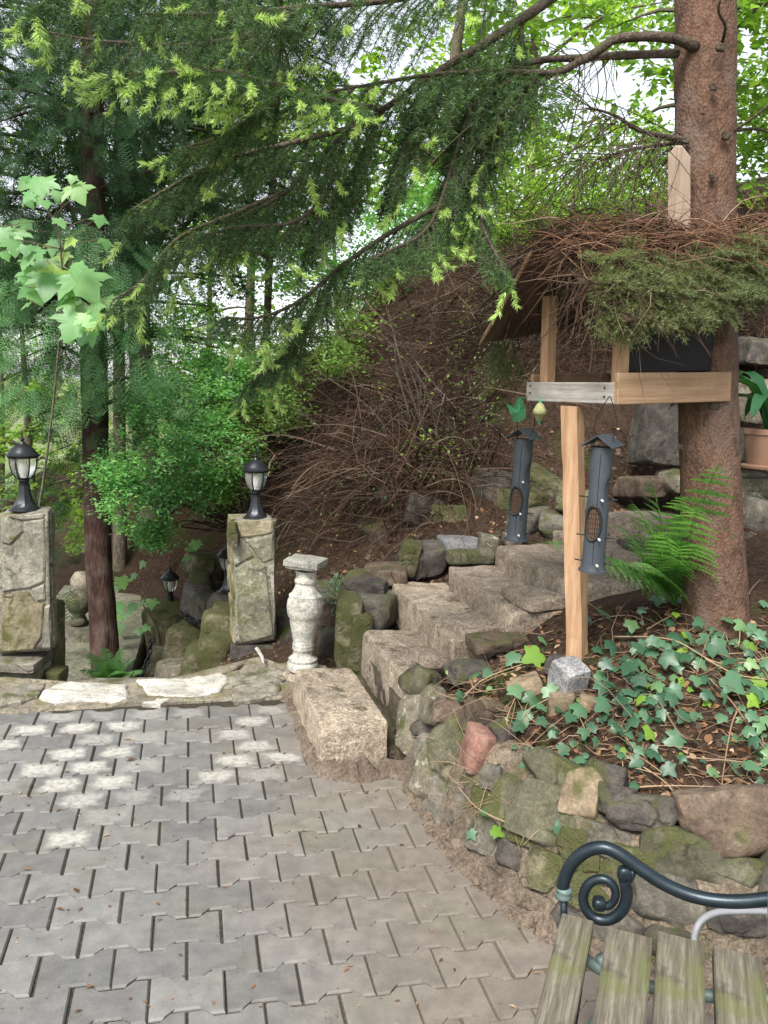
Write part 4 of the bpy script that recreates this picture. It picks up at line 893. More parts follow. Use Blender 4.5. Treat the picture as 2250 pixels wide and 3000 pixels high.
n = 560; pxx = g.uniform(1690, 2340, n); pyy = g.uniform(690, 900, n); kk_ = (pyy > 690+np.maximum(0, 1930-pxx)*.62+40*np.sin(pxx*.02)) & (pyy < 885+30*np.sin(pxx*.013+1)-np.maximum(0, pxx-2050)*.18); pxx, pyy = pxx[kk_], pyy[kk_]; n = len(pxx); P = np.array([W(a, b, 2.90+.17*(965-b)/250+.10*(a-1800)/500) for a, b in zip(pxx, pyy)]); A4, B4 = sprigs(P, np.array([.3, -.3, -.55])+g.normal(size=(n, 3))*.45, g.uniform(.05, .19, n), g); needles(m, A4, B4, 480, .0145, .0030, g=g)
part(m, 'bough_thatch', m_dry, house, kind='stuff')
m = MB(); n = 520; pxx = g.uniform(1620, 2260, n); pyy = g.uniform(640, 755, n); P = np.array([W(a, b, 2.98+.12*(965-b)/250+.06*(a-1800)/500) for a, b in zip(pxx, pyy)]); twigmesh(m, P, np.array([.4, -.03, -.05])+g.normal(size=(n, 3))*[.9, .3, .22], g.uniform(.1, .32, n), g.uniform(0, .22, n), g.uniform(.0013, .0032, n), g=g); part(m, 'ridge_twigs', m_redtwig, house, kind='stuff')
m = MB(); m.tube(spline([W(1700, 760, 3.0), W(1740, 820, 2.95), W(1700, 900, 2.93), W(1735, 1010, 2.92), W(1722, 1110, 2.92)], 14), .0028, 4)
m.tube(spline([W(1560, 700, 3.3), W(1720, 610, 3.2), W(1790, 660, 3.15), W(1800, 720, 3.1)], 12), .004, 4); m.tube(spline([W(1680, 560, 3.2), W(1690, 660, 3.15), W(1710, 720, 3.1)], 10), .0035, 4)
part(m, 'loose_twigs', m_brush, house, smooth=True)

# ------------------------------------------------------------------ tube feeders
def tube_feeder(label, top, bot, r, hang, yaw):
    top = np.asarray(top, float); bot = np.asarray(bot, float); ax = nrm(top-bot); Ln = np.linalg.norm(top-bot)
    root = thing('tube_feeder', label, 'bird feeder', tuple(bot)); x = nrm(np.cross([0, 1.0, 0], ax)); x = nrm(x*math.cos(yaw)+np.cross(ax, x)*math.sin(yaw)); y = np.cross(ax, x)
    at = lambda th, z, rr: bot+(x*math.cos(th)+y*math.sin(th))*rr+ax*z
    kk, nn = 32, 30; V = []
    zs = np.linspace(.0, Ln*.90, nn)
    def dent(th, z):
        e = 0
        for tc, zc in ((0, .60), (math.pi, .60)):
            dth = (th-tc+math.pi) % (2*math.pi)-math.pi; q = (dth/.75)**2+((z-zc*Ln)/(.10*Ln))**2
            if q < 1: e = max(e, (1-q))
        return e
    for z in zs:
        for j in range(kk):
            th = 2*math.pi*j/kk; rr = r*(1.18 if z < Ln*.025 else 1+.10*math.exp(-z/(Ln*.05)))*(1-.22*min(1, dent(th, z)*2)); V.append(at(th, z, rr))
    f = [[i*kk+j, i*kk+(j+1) % kk, (i+1)*kk+(j+1) % kk, (i+1)*kk+j] for i in range(nn-1) for j in range(kk)]; m = MB(); m.add(V, f); m.tube([at(0, 0, 0), at(0, .006, 0)], r*1.3, 28); part(m, 'tube', m_tubeplastic, root, smooth=True, sharp=50)
    m = MB(); m.tube([at(-1.35, z, r*1.012) for z in (Ln*.05, Ln*.86)], .0012, 4); part(m, 'seam', m_blackp, root)
    # folded roof
    rw, rh = r*1.42, r*1.0; c = bot+ax*Ln*.985; m = MB(); yy = y*r*1.75
    for sg in (-1, 1):
        dr = x*rw*sg-ax*rh; nv = nrm(np.cross(yy, dr)); nv = nv if nv@ax > 0 else -nv; m.box(c-yy, yy*2, dr, nv*.003)
    rf = part(m, 'roof', m_tubeplastic, root)
    # oval mesh window facing the terrace
    zc, a, b = Ln*.36, .68, Ln*.125; tw = -math.pi/2; m = MB(); ring = []
    grid = []; nu = 14
    pts = [at(tw+a*.96*math.cos(t), zc+b*.96*math.sin(t), r*1.006) for t in np.linspace(0, 2*np.pi, 33)[:-1]]
    Vw = []; fw_ = []; nr = 6
    for i in range(nr+1):
        for j in range(32): Vw.append(at(tw+a*i/nr*math.cos(j/16*math.pi), zc+b*i/nr*math.sin(j/16*math.pi), r*1.008))
    fw_ = [[i*32+j, i*32+(j+1) % 32, (i+1)*32+(j+1) % 32, (i+1)*32+j] for i in range(nr) for j in range(32)]
    m.add(Vw, fw_); wn = part(m, 'seed_window', m_seed, root, smooth=True)
    m = MB(); m.tube([at(tw+a*math.cos(t), zc+b*math.sin(t), r*1.02) for t in np.linspace(0, 2*np.pi, 41)], .0058, 6, False); subpart(m, 'rim', m_blackp, wn, root, smooth=True)
    m = MB()
    for q in np.linspace(-.85, .85, 7):
        hh = math.sqrt(1-q*q); m.tube([at(tw+a*q, zc+b*hh*s, r*1.03) for s in (-1, 0, 1)], .0007, 3, False); m.tube([at(tw+a*hh*s, zc+b*q, r*1.03) for s in np.linspace(-1, 1, 7)], .0007, 3, False)
    subpart(m, 'mesh', m_wire, wn, root)
    for zz in (.535, .255, .065):
        for th in (tw+.55, 0, math.pi):
            m = MB(); p0 = at(th, Ln*zz, r*.9); p1 = at(th, Ln*zz, r*(1.5 if th == tw+.55 else 1.75)); m.tube([p0, p1], .0028, 6); pr_ = part(m, 'perch', m_blackp, root, smooth=True)
            if th == tw+.55: m = MB(); m.tube([p0+(p1-p0)*.5, p1+(p1-p0)*.1], .0042, 6); subpart(m, 'tip', m_peg, pr_, root)
    m = MB(); hk = np.asarray(hang, float); s1 = at(tw, Ln*.9, 0)+x*r*.75; s2 = at(tw, Ln*.9, 0)-x*r*.75
    m.tube(spline([s1, s1*.45+hk*.55+x*r*.62, hk+x*r*.2, hk+ax*.012, hk-x*r*.2, s2*.45+hk*.55-x*r*.62, s2], 26), .0017, 5); part(m, 'hanger', m_wire, root, smooth=True)
    return root
tube_feeder('grey tube feeder hanging at the near corner of the feeder house', W(1768, 1268, 2.98), W(1736, 1672, 3.0), .0405, W(1785, 1172, 2.97), -.55)
tube_feeder('grey tube feeder hanging at the far left corner of the feeder house', W(1538, 1252, 3.55), W(1512, 1582, 3.56), .0405, W(1548, 1168, 3.49), -.55)
# fat ball and the empty net
p = W(1581, 1207, 3.3)
fb = thing('fat_ball', 'yellowish fat ball in a net under the front board of the feeder house', 'bird food', tuple(p)); V, f = lathe([(0, -.036), (.012, -.034), (.024, -.0085), (.028, -.008), (.026, .008), (.019, .020), (.015, .027), (.008, .034), (0, .036)], 18); V = V+nrm(V)*(snoise(V, 90, 3, 2)*.0022)[:, None]; m = MB(); m.add(V, f); m.build('ball', m_fat, fb, smooth=True)
m = MB(); m.tube([(0, 0, .035), (-.005, .0, .065)], [.006, .002], 5); m.tube([(0, 0, -.034), (.004, 0, -.05)], [.006, .003], 5); m.build('net_knot', m_net, fb)
np_ = W(1518, 1205, 3.5); m = MB(); sg = 3.5/F
out1 = [(-35, -20), (-15, -5), (-5, -35), (5, -40), (22, -10), (20, 18), (8, 30), (-12, 28), (-22, 8)]
C0 = np.array([0, 0, 0.]); loop = [np.array([a*sg, .012*math.sin(i*2.1), -b*sg]) for i, (a, b) in enumerate(out1)]
for i in range(len(loop)):
    m.tube([loop[i], loop[(i+1) % len(loop)]], .0013, 4)
for i in range(7):
    for j in range(len(loop)):
        t = (i+1)/8; a = loop[j]*t+C0*(1-t); b = loop[(j+1) % len(loop)]*t; m.tube([a+np.array([0, -.012*(1-t), 0]), b+np.array([0, -.012*(1-t), 0])], .0011, 3, False)
for j in range(len(loop)):
    for q in (0, .33, .66): e_ = loop[j]*(1-q)+loop[(j+1) % len(loop)]*q; m.tube([C0+np.array([0, -.012, 0]), e_], .0010, 3, False)
m.tube([loop[3], W(1538, 1168, 3.5)-np_], .0015, 4); nt_ = m.build('feeder_net', m_net); nt_.location = np_; tag(nt_, 'empty bright green net hanging below the left end of the front board', 'net')

# ------------------------------------------------------------------ garden bench
bench = thing('garden_bench', 'garden bench with mossy wooden slats and a scrolled black iron armrest', 'bench', (.62, 1.6, 0))
sA, sB = Gz(1647, 2668, .42), Gz(1538, 3000, .42); sdir = nrm(np.array([.34, .94, 0])); sper = np.array([sdir[1], -sdir[0], 0])
def slatp(px, py, z): return Gz(px, py, z)
for k, (l, r_, zz, ext) in enumerate([((1647, 2672), (1742, 2690), .415, 0), ((1780, 2712), (1915, 2712), .428, 0), ((1928, 2725), (2062, 2748), .426, 0), ((2090, 2768), (2228, 2775), .422, 0)]):
    a = slatp(*l, zz); b = slatp(*r_, zz); wv = np.dot(b-a, sper); a0 = a
    ob = board('slat', a0-np.array([0, 0, .034]), sper*wv, -sdir*1.35, np.array([0, 0, .034]), m_slat, bench)
o_ = Gz(1647, 2668, .415)
def AP(px, py, off=.015):      # a point in the plane of the far arm
    d = ray(px, py); q = o_+sdir*off; t = ((q-np.array([0, 0, H]))@sdir)/(d@sdir); return np.array([0, 0, H])+d*t
m = MB(); m.tube(spline([AP(1652, 2625), AP(1650, 2590), AP(1672, 2535), AP(1715, 2495), AP(1765, 2483), AP(1815, 2502), AP(1880, 2548), AP(1950, 2592), AP(2030, 2625), AP(2120, 2640), AP(2210, 2638), AP(2300, 2620), AP(2380, 2560)], 60), .0155, 14); arm = part(m, 'armrest', m_iron, bench, smooth=True)
m = MB(); V = [AP(1655, 2598), AP(1654, 2604), AP(1653, 2612), AP(1652, 2620), AP(1651, 2627), AP(1652, 2632)]; m.tube(V, [.013, .021, .017, .019, .021, .012], 14); subpart(m, 'collar', m_verd, arm, bench, smooth=True)
m = MB(); m.tube([AP(1652, 2630), AP(1652, 2690), AP(1660, 2760), AP(1690, 2900), AP(1660, 3100)], [.009, .009, .012, .014, .014], 8); part(m, 'front_leg', m_iron, bench, smooth=True)
sc_pts = []
cx, cy = 1762, 2625
for t in np.linspace(0, 1, 40):
    a = -.5+t*2*math.pi*1.42; rr = 84-58*t; sc_pts.append((cx+(rr*math.cos(a))*.92+6*t, cy+rr*math.sin(a)))
m = MB(); m.tube([AP(1858, 2545), AP(1848, 2565)]+[AP(*q) for q in sc_pts], np.r_[.008, .010, np.linspace(.0145, .0085, 40)], 12); scr = part(m, 'scroll', m_iron, bench, smooth=True)
m = MB(); V, f = rockmesh((.034, .034, .034), 3, 6, chops=0, soft=3, rough=0); m.add(V+AP(*sc_pts[-1]), f); subpart(m, 'bud', m_iron, scr, bench, smooth=True); m = MB(); V, f = rockmesh((.04, .03, .04), 3, 6, chops=0, soft=3, rough=0); m.add(V+AP(1832, 2560), f); subpart(m, 'bud', m_iron, scr, bench, smooth=True)
m = MB(); m.tube(spline([AP(1660, 2760, -.05), AP(1760, 2840, -.05), AP(1900, 2890, -.05), AP(2100, 2920, -.05), AP(2290, 2930, -.05)], 20), .014, 8); part(m, 'seat_rail', m_verd, bench, smooth=True)
m = MB(); m.tube([AP(2275, 2560, .0), AP(2272, 2760, .0), AP(2280, 2900, .0), AP(2320, 3150, 0)], .018, 8); part(m, 'back_leg', m_verd, bench, smooth=True); m = MB(); m.tube([AP(1760, 2800, -.05), AP(1800, 2900, -.05), AP(1740, 3000, -.05), AP(1700, 3100, -.05)], .013, 8); part(m, 'leg_brace', m_verd, bench, smooth=True)
for zz in (.62, .74): board('back_slat', AP(2262, 2700)+np.array([0, 0, zz-.48])+sper*(.06+.05*(zz-.62)), sper*.025, -sdir*1.35, np.array([.02, 0, .08]), m_slat, bench)
# grey ribbed conduit behind the bench
cp = spline([W(2038, 2790, 1.98), W(2034, 2745, 2.0), W(2052, 2700, 2.02), W(2095, 2675, 2.05), W(2160, 2670, 2.07), W(2260, 2672, 2.1), W(2380, 2690, 2.1)], 130); m = MB(); m.tube(cp, .0085+.0018*np.cos(np.arange(130)*math.pi), 10); cd_ = m.build('flexible_conduit', m_conduit, smooth=True); tag(cd_, 'grey ribbed flexible conduit curving behind the bench seat', 'conduit')

# ------------------------------------------------------------------ spruce over the terrace
spruce = thing('spruce_tree', 'tall spruce with reddish brown trunk and branches hanging over the terrace', 'tree', tuple(W(2095, 1800, 3.34)))
tp_ = [W(2100, 1850, 3.34), W(2098, 1760, 3.34), W(2092, 1650, 3.33), W(2084, 1500, 3.33), W(2078, 1300, 3.33), W(2070, 1000, 3.34), W(2066, 600, 3.36), W(2066, 200, 3.38), W(2066, -150, 3.4), W(2066, -900, 3.5), W(2070, -3500, 4.2)]
rd = np.array([.132, .127, .122, .118, .115, .114, .112, .113, .11, .10, .04])
P = spline(tp_, 90); rr = np.interp(np.linspace(0, 10, 90), np.arange(11), rd)
V, f = tube(P, rr, 40); V = V.reshape(90, 40, 3); cdir = nrm(V-P[:, None]); nzv = snoise(V.reshape(-1, 3)*np.array([1, 1, .5]), 40, 8, 3).reshape(90, 40)
th = np.arange(40)/40*2*np.pi; flare = np.clip(1-np.arange(90)/16, 0, 1)[:, None]*(.34*np.maximum(np.cos(th*5+1), 0)**2)[None]
V = V+cdir*((nzv*.004)+flare*rr[:, None]*.5)[..., None]
m = MB(); m.add(V.reshape(-1, 3), f); trk = part(m, 'trunk', m_bark, spruce, smooth=True)
for (x, y, q) in [(2095, 1185, .020), (2070, 1240, .011), (1995, 1310, .010), (2065, 1395, .013), (2090, 255, .012), (2085, 515, .01), (2110, 140, .016), (2125, 398, .016), (2010, 410, .012), (2060, 330, .007), (2120, 900, .01)]:
    c = W(x, y, 3.34-.108); V, f = rockmesh((q*2.2, q*1.2, q*2), int(x), 5, chops=2, soft=4, rough=.2); m = MB(); m.add(V+c, f); subpart(m, 'branch_knot', m_twigwood, trk, spruce, smooth=True)
A_, B_, TIPS, TW = [], [], [], []
def bough(path, r0, n, Lmax, g, droop=.6, start=.25, side=.75, down=.35, sub=8, wood_name='branch', tiplen=None, foliage=True):
    P = spline([W(*q) for q in path], 40); m = MB(); m.tube(P, np.linspace(r0, .0035, 40)*(1+.06*np.sin(np.arange(40)*1.7)), 8); o = part(m, wood_name, m_twigwood, spruce, smooth=True)
    if not foliage: return o
    n = int(n*1.35); T = nrm(np.gradient(P, axis=0)); A, B = [], []
    for i in range(40):
        if i/39 > start and i < 39: A.append(P[i]); B.append(P[i+1])
    tw_s, tw_d, tw_l = [], [], []
    for j in range(n):
        t = start+(1-start)*(j+g.random()*.6)/n; i = min(int(t*39), 38); p = P[i]; d = T[i]; s = nrm(np.cross(d, [0, 0, 1.0])); sg = 1 if j % 2 else -1
        tl = (t-start)/(1-start); L = Lmax*(1-.62*tl)*g.uniform(.65, 1.15)
        q = nrm(d*.75+s*sg*side*g.uniform(.5, 1.1)+np.array([0, 0, -down])+g.normal(size=3)*.12); pts = [p]; ns = 7
        for k in range(ns): pts.append(pts[-1]+q*L/ns); q = nrm(q+np.array([0, 0, -droop/ns])+g.normal(size=3)*.05)
        for a, b in zip(pts[:-1], pts[1:]): A.append(a); B.append(b)
        tw_s.append(pts); TIPS.append((pts[-1], q, 1))
        for k in range(sub):
            u = .15+.8*k/sub; ii = min(int(u*ns), ns-1); a = pts[ii]+(pts[ii+1]-pts[ii])*(u*ns-ii); dd = nrm(pts[ii+1]-pts[ii]); s2 = nrm(np.cross(dd, [0, 0, 1.0])+g.normal(size=3)*.3)*(1 if k % 2 else -1)
            q2 = nrm(dd*.8+s2*.7+np.array([0, 0, -.3*droop])); l2 = max(.03, L*.36*(1-u)*g.uniform(.6, 1.2)+.02); mid = a+q2*l2*.5; q3 = nrm(q2+np.array([0, 0, -.35*droop])); e_ = mid+q3*l2*.5
            A += [a, mid]; B += [mid, e_]; TIPS.append((e_, q3, .5))
    tm = MB()
    for pts in tw_s: tm.tube(pts, np.linspace(.003, .0012, len(pts)), 3, False)
    subpart(tm, 'twigs', m_twigwood, o, spruce, kind='stuff')
    return o, np.array(A), np.array(B)
g = np.random.default_rng(55)
boughs = [
 ([(2040, 139, 3.3), (1959, 110, 3.25), (1816, 112, 3.2), (1756, 146, 3.15), (1688, 186, 3.1), (1620, 213, 3.05), (1430, 210, 2.98), (1260, 220, 2.9), (1100, 245, 2.85), (930, 275, 2.8)], .021, 26, .42, dict(start=.55, droop=.9, down=.45)),
 ([(1985, 156, 3.32), (1803, 163, 3.25), (1695, 170, 3.2), (1566, 180, 3.12), (1450, 230, 3.05), (1380, 320, 3.0), (1330, 470, 2.95), (1290, 600, 2.92)], .017, 34, .40, dict(start=.5, droop=.9, down=.55, side=.8)),
 ([(1720, -80, 3.15), (1532, 54, 3.1), (1396, 142, 3.02), (1295, 203, 2.98), (1125, 319, 2.9), (980, 420, 2.85), (840, 560, 2.8), (700, 640, 2.76)], .019, 40, .42, dict(start=.15, droop=.9, down=.5)),
 ([(1125, 319, 2.9), (1000, 300, 2.65), (860, 262, 2.5), (720, 225, 2.42), (600, 205, 2.36), (470, 215, 2.3), (350, 220, 2.27)], .010, 30, .24, dict(start=.1, droop=.5, down=.25)),
 ([(1052, 368, 2.876), (850, 420, 2.75), (650, 470, 2.65), (480, 560, 2.6), (380, 620, 2.58)], .010, 26, .30, dict(start=.1, droop=.8, down=.5)),
 ([(980, 420, 2.85), (960, 560, 2.8), (860, 650, 2.7), (700, 665, 2.65), (600, 690, 2.62)], .009, 26, .28, dict(start=.1, droop=.8, down=.5)),
 ([(1450, 230, 3.05), (1410, 480, 3.0), (1410, 640, 2.92), (1450, 740, 2.86), (1478, 790, 2.84)], .008, 24, .22, dict(start=.1, droop=.7, down=.6)),
 ([(1330, 470, 2.95), (1280, 620, 2.9), (1230, 690, 2.82), (1150, 730, 2.75), (1085, 760, 2.72)], .008, 26, .24, dict(start=.1, droop=.7, down=.4)),
 ([(1290, 600, 2.92), (1130, 690, 2.88), (1000, 780, 2.85), (880, 880, 2.8), (760, 930, 2.75), (660, 930, 2.74)], .009, 28, .30, dict(start=.1, droop=.9, down=.5)),
 ([(1000, 780, 2.85), (930, 900, 2.9), (870, 990, 2.92), (800, 1070, 2.9), (720, 1130, 2.88)], .010, 22, .24, dict(start=.1, droop=.9, down=.5)),
 ([(2050, -260, 3.35), (1700, -160, 3.1), (1400, -60, 2.95), (1150, 0, 2.85), (900, 20, 2.75), (650, 40, 2.7), (420, 40, 2.65)], .016, 40, .38, dict(start=.25, droop=.9, down=.4)),
 ([(1300, -35, 2.91), (1000, -60, 2.6), (700, -40, 2.35), (420, -40, 2.25), (180, -10, 2.2), (110, 20, 2.18)], .010, 24, .22, dict(start=.2, droop=.8, down=.4)),
 ([(840, 560, 2.8), (700, 620, 2.82), (520, 700, 2.8), (420, 820, 2.78), (330, 880, 2.76)], .008, 24, .30, dict(start=.1, droop=.9, down=.5)),
 ([(1620, 213, 3.05), (1500, 330, 3.02), (1420, 450, 2.98), (1360, 560, 2.96)], .008, 26, .30, dict(start=.1, droop=.8, down=.45)),
 ([(1295, 203, 2.98), (1230, 330, 2.95), (1180, 450, 2.92), (1150, 560, 2.9)], .008, 26, .30, dict(start=.1, droop=.8, down=.45)),
 ([(1125, 319, 2.9), (1060, 450, 2.9), (1000, 560, 2.92), (900, 720, 2.95)], .009, 28, .34, dict(start=.1, droop=1.0, down=.7)),
 ([(850, 262, 2.5), (760, 330, 2.55), (640, 400, 2.55), (520, 440, 2.55)], .007, 22, .24, dict(start=.1, droop=.7, down=.5)),
 ([(900, 20, 2.75), (760, 90, 2.9), (560, 130, 3.0), (300, 120, 3.05), (120, 90, 3.1)], .009, 30, .34, dict(start=.1, droop=.9, down=.6)),
 ([(1532, 54, 3.1), (1520, 140, 3.1), (1480, 240, 3.05), (1450, 330, 3.0)], .008, 22, .22, dict(start=.1, droop=.8, down=.7)),
]
tip_sel = []
for k, (path, r0, n, Lm, kw) in enumerate(boughs):
    t0 = len(TIPS); o, A, B = bough(path, r0, n, Lm, g, **kw)
    m = MB(); needles(m, A, B, 430, .0205, .0025, ang=56, flat=.45, g=g); subpart(m, 'needles', m_needle, o, spruce, kind='stuff')
    new = TIPS[t0:]; frac = .75 if k == 3 else (.035 if k in (0, 1, 2, 10, 14, 15, 16, 18) else .10)
    tip_sel += [q for q in new if g.random() < frac*(1 if k != 3 else 1)]
bough([(2015, 412, 3.28), (1950, 400, 3.25), (1870, 380, 3.2), (1803, 339, 3.15), (1728, 315, 3.1)], .013, 0, 0, g, foliage=False, wood_name='dead_branch')
bough([(2015, 415, 3.28), (1930, 425, 3.3), (1840, 440, 3.4), (1760, 470, 3.5)], .009, 0, 0, g, foliage=False, wood_name='dead_branch')
bough([(2110, 140, 3.3), (2125, 80, 3.2), (2105, 30, 3.1), (2120, -30, 3.05)], .007, 0, 0, g, foliage=False, wood_name='dead_branch')
bough([(2130, 395, 3.3), (2200, 350, 3.25), (2260, 300, 3.2)], .008, 0, 0, g, foliage=False, wood_name='dead_branch')
m = MB(); n = 230; pth = spline([W(2010, 412, 3.27), W(1870, 380, 3.2), W(1728, 315, 3.1)], 30); pth2 = spline([W(2015, 415, 3.28), W(1840, 440, 3.4), W(1700, 480, 3.55)], 30); pth3 = spline([W(1803, 163, 3.25), W(1620, 213, 3.05), W(1450, 300, 3.05)], 30); st = np.concatenate([pth, pth2, pth3])[g.integers(0, 90, n)]
twigmesh(m, st, np.c_[-.55+g.normal(size=n)*.6, g.normal(size=n)*.6, -.55+g.normal(size=n)*.45], g.uniform(.2, .8, n), g.uniform(0, .7, n), g.uniform(.0012, .0028, n), 8, 3, .10, g=g); part(m, 'dead_twigs', m_twigwood, spruce, kind='stuff')
# fresh light green shoots at the twig ends
def shoot_mesh():
    gg = np.random.default_rng(2); ax_ = [(0, 0, 0), (0, .02, -.003), (0, .04, -.011), (0, .054, -.0085)]; m = MB(); A = np.array(ax_[:-1]); B = np.array(ax_[1:]); needles(m, A, B, 1500, .0150, .0034, ang=40, flat=.9, g=gg)
    return mesh_from(m.v, m.f, 'new_shoot')
sm_ = shoot_mesh(); sm_.materials.append(m_shoot)
g.shuffle(tip_sel); cnt = 0; used = []
for p, q, wgt in tip_sel:
    if cnt >= 230: break
    x, y = proj(p)
    if not (-60 < x < 2300 and -60 < y < 1300): continue
    if any((x-a)**2+(y-b)**2 < 21**2 for a, b in used): continue
    used.append((x, y)); q = nrm(q*np.array([1, 1, .45])+g.normal(size=3)*.22+[0, -.1, 0]); Fm = frames(np.array([q]))[0]; o = obj('new_shoot', sm_); Mx = Matrix([[*Fm[i], p[i]-q[i]*.01] for i in range(3)]+[[0, 0, 0, 1]]); s = g.uniform(1.0, 1.75); o.matrix_world = Mx @ Matrix.Scale(s, 4); keep(o, spruce); cnt += 1
# ================================================================== plants
def place_leaf(me, name, p, d, nrmv, size, parent, jit=0):
    d = nrm(d); n = nrm(nrmv-d*np.dot(nrmv, d)); s = np.cross(d, n); o = obj(name, me)
    o.matrix_world = Matrix([[*(s[i]*size, d[i]*size, n[i]*size), p[i]] for i in range(3)]+[[0, 0, 0, 1]]); keep(o, parent); return o
def fan_leaf(outline, name, mat, fold=.12, curl=.10):
    O = np.array(outline, float); n = len(O); c = np.array([[0, .32]]); V2 = np.r_[O, c]; z = -np.abs(V2[:, 0])*fold-(V2[:, 1]-.3)**2*curl+.02*np.sin(V2[:, 0]*9+V2[:, 1]*7)
    me = bpy.data.meshes.new(name); me.from_pydata([(a, b, q) for (a, b), q in zip(V2, z)], [], [(i, (i+1) % n, n) for i in range(n)]); me.materials.append(mat); me.polygons.foreach_set('use_smooth', [True]*len(me.polygons)); return me
ivo = [(0, 0), (.16, -.10), (.36, -.06), (.46, .10), (.40, .22), (.62, .38), (.44, .48), (.26, .55), (.16, .80), (0, 1.0)]; ivo = ivo+[(-a, b) for a, b in ivo[1:-1][::-1]]
ivy_me = [fan_leaf([(a*(1+.1*k*math.sin(i*3.1+k)), b*(1+.06*k*math.cos(i*2.3))) for i, (a, b) in enumerate(ivo)], 'ivy_leaf', m_ivy, .15+.1*k, .1+.15*k) for k in range(3)]
ivy_y = fan_leaf(ivo, 'ivy_leaf', m_ivyy)
g = np.random.default_rng(91)
L1 = [(390, 460, 70), (530, 370, 60), (590, 540, 65), (630, 440, 50), (330, 680, 60), (490, 720, 80), (300, 790, 70), (390, 870, 75), (640, 620, 70), (600, 770, 70), (520, 810, 50), (830, 640, 75), (960, 620, 60), (750, 450, 50), (900, 420, 80), (890, 520, 60), (1010, 460, 60), (1120, 370, 60), (1350, 330, 85), (1510, 335, 60), (1240, 490, 90), (1480, 500, 40), (1400, 380, 60), (740, 810, 60), (890, 820, 70), (770, 890, 60), (660, 960, 60), (590, 950, 50), (860, 920, 60), (940, 1040, 65), (880, 1170, 85), (500, 1020, 60), (520, 1100, 65), (430, 1220, 70), (670, 1180, 70), (290, 1010, 80), (110, 1020, 80), (30, 1110, 60), (150, 1210, 55), (250, 1220, 50), (600, 1320, 45), (560, 1420, 60), (720, 1370, 70), (840, 1450, 65), (920, 1470, 40), (450, 1440, 40), (320, 1560, 40), (400, 1640, 70), (540, 1620, 60), (490, 1730, 45), (1350, 830, 100), (1600, 800, 90), (1500, 950, 60), (1640, 610, 70), (1480, 1190, 60), (1600, 1370, 70), (1480, 1520, 70), (1380, 1690, 75), (1550, 1670, 70), (1640, 90, 60), (1060, 330, 50), (1180, 300, 40), (700, 500, 50), (560, 640, 50), (440, 610, 50), (380, 760, 50), (440, 960, 60), (200, 1110, 55), (60, 930, 40), (1420, 760, 60), (1300, 870, 60), (1560, 720, 60), (1620, 900, 60)]
L2 = [(580, 120, 55), (760, 60, 50), (830, 20, 40), (350, 170, 30), (560, 340, 35), (1050, 160, 60), (1190, 150, 80), (500, 290, 50), (1240, 60, 60), (1080, 420, 60), (1170, 370, 50), (1230, 430, 50), (1320, 410, 60), (1140, 540, 60), (1260, 530, 45), (1090, 640, 50), (1030, 730, 40), (1060, 780, 25), (960, 860, 30), (890, 1160, 50), (960, 1300, 50), (1380, 1390, 50), (1330, 710, 30), (240, 520, 30), (600, 90, 50), (560, 180, 40)]
L3 = [(750, 60, 60), (960, 60, 70), (1030, 80, 60), (1130, 130, 60), (890, 230, 35), (610, 250, 35), (330, 190, 60), (200, 220, 30)]
def ivy_plant(label, pts, sc, crop, extra, young=.08):
    px = np.array([crop[0]+x*sc for x, y, s in pts]); py = np.array([crop[1]+y*sc for x, y, s in pts]); sz = np.array([s*sc for x, y, s in pts])
    P, ok = hitv(px, py); root = thing('ivy_plant', label, 'ivy', tuple(P[0])); allp = []
    for p, s in zip(P, sz): allp.append((p+np.array([0, -.02, g.uniform(.012, .085)]), s*p[1]/F*2.2, 1))
    for k in range(extra):
        i = g.integers(len(P)); q = P[i]+np.r_[g.normal(size=2)*.06, 0]; q[2] = hz(q[0], q[1])+g.uniform(.005, .025); allp.append((q, g.uniform(1.1, 1.9)*sz[i]*q[1]/F, 0))
    for (p, s, big) in allp:
        th = g.uniform(-1.9, 1.9); d = np.array([math.sin(th)*.9, -.35-.4*math.cos(th), -.45+.2*g.normal()]); nv = np.array([g.normal()*.5, -.5+.35*g.normal(), .7])
        me = ivy_y if g.random() < young else ivy_me[g.integers(3)]; d = nrm(d); place_leaf(me, 'leaf', p-d*s*.4, d, nv, s*.95, root)
    # runners over the ground between the leaves
    m = MB(); Q = np.array([q for q, _, _ in allp])
    for k in range(len(Q)//2):
        a = Q[g.integers(len(Q))]; dd = np.linalg.norm(Q-a, axis=1); j = g.choice(np.argsort(dd)[1:12]); b = Q[j]; mid = (a+b)/2+np.r_[g.normal(size=2)*.04, 0]; mid[2] = max(hz(mid[0], mid[1])+.01, mid[2]-.02)
        m.tube(spline([a-[0, 0, .02], mid, b-[0, 0, .02]], 8), g.uniform(.0011, .0024), 4, False)
    part(m, 'stems', m_vine, root, smooth=True, kind='stuff'); return root
ivy_plant('dark green ivy spreading over the bank right of the granite cube', L1+[(1500+60*i, 420+230*j+40*(i % 2), 55) for i in range(3) for j in range(5)]+[(1300, 640, 60), (1150, 700, 60), (1050, 800, 55), (1150, 900, 60), (1250, 1050, 50), (1050, 1250, 50), (1200, 1450, 50), (700, 1700, 50), (1100, 560, 60)], 600/1659, (1650, 1750), 170)
L2 += [(x, y, s_) for x, y, s_ in [(1250, 640, 45), (1180, 720, 40), (1400, 800, 50), (1330, 900, 45), (1500, 850, 50), (1580, 980, 45), (1450, 1010, 40), (1640, 900, 45), (1120, 900, 35), (700, 420, 40), (780, 300, 45), (880, 260, 40), (640, 260, 40)]]
ivy_plant('sparse ivy trailing over the wall top beside the stairs', L2, 700/1659, (1050, 1900), 14)
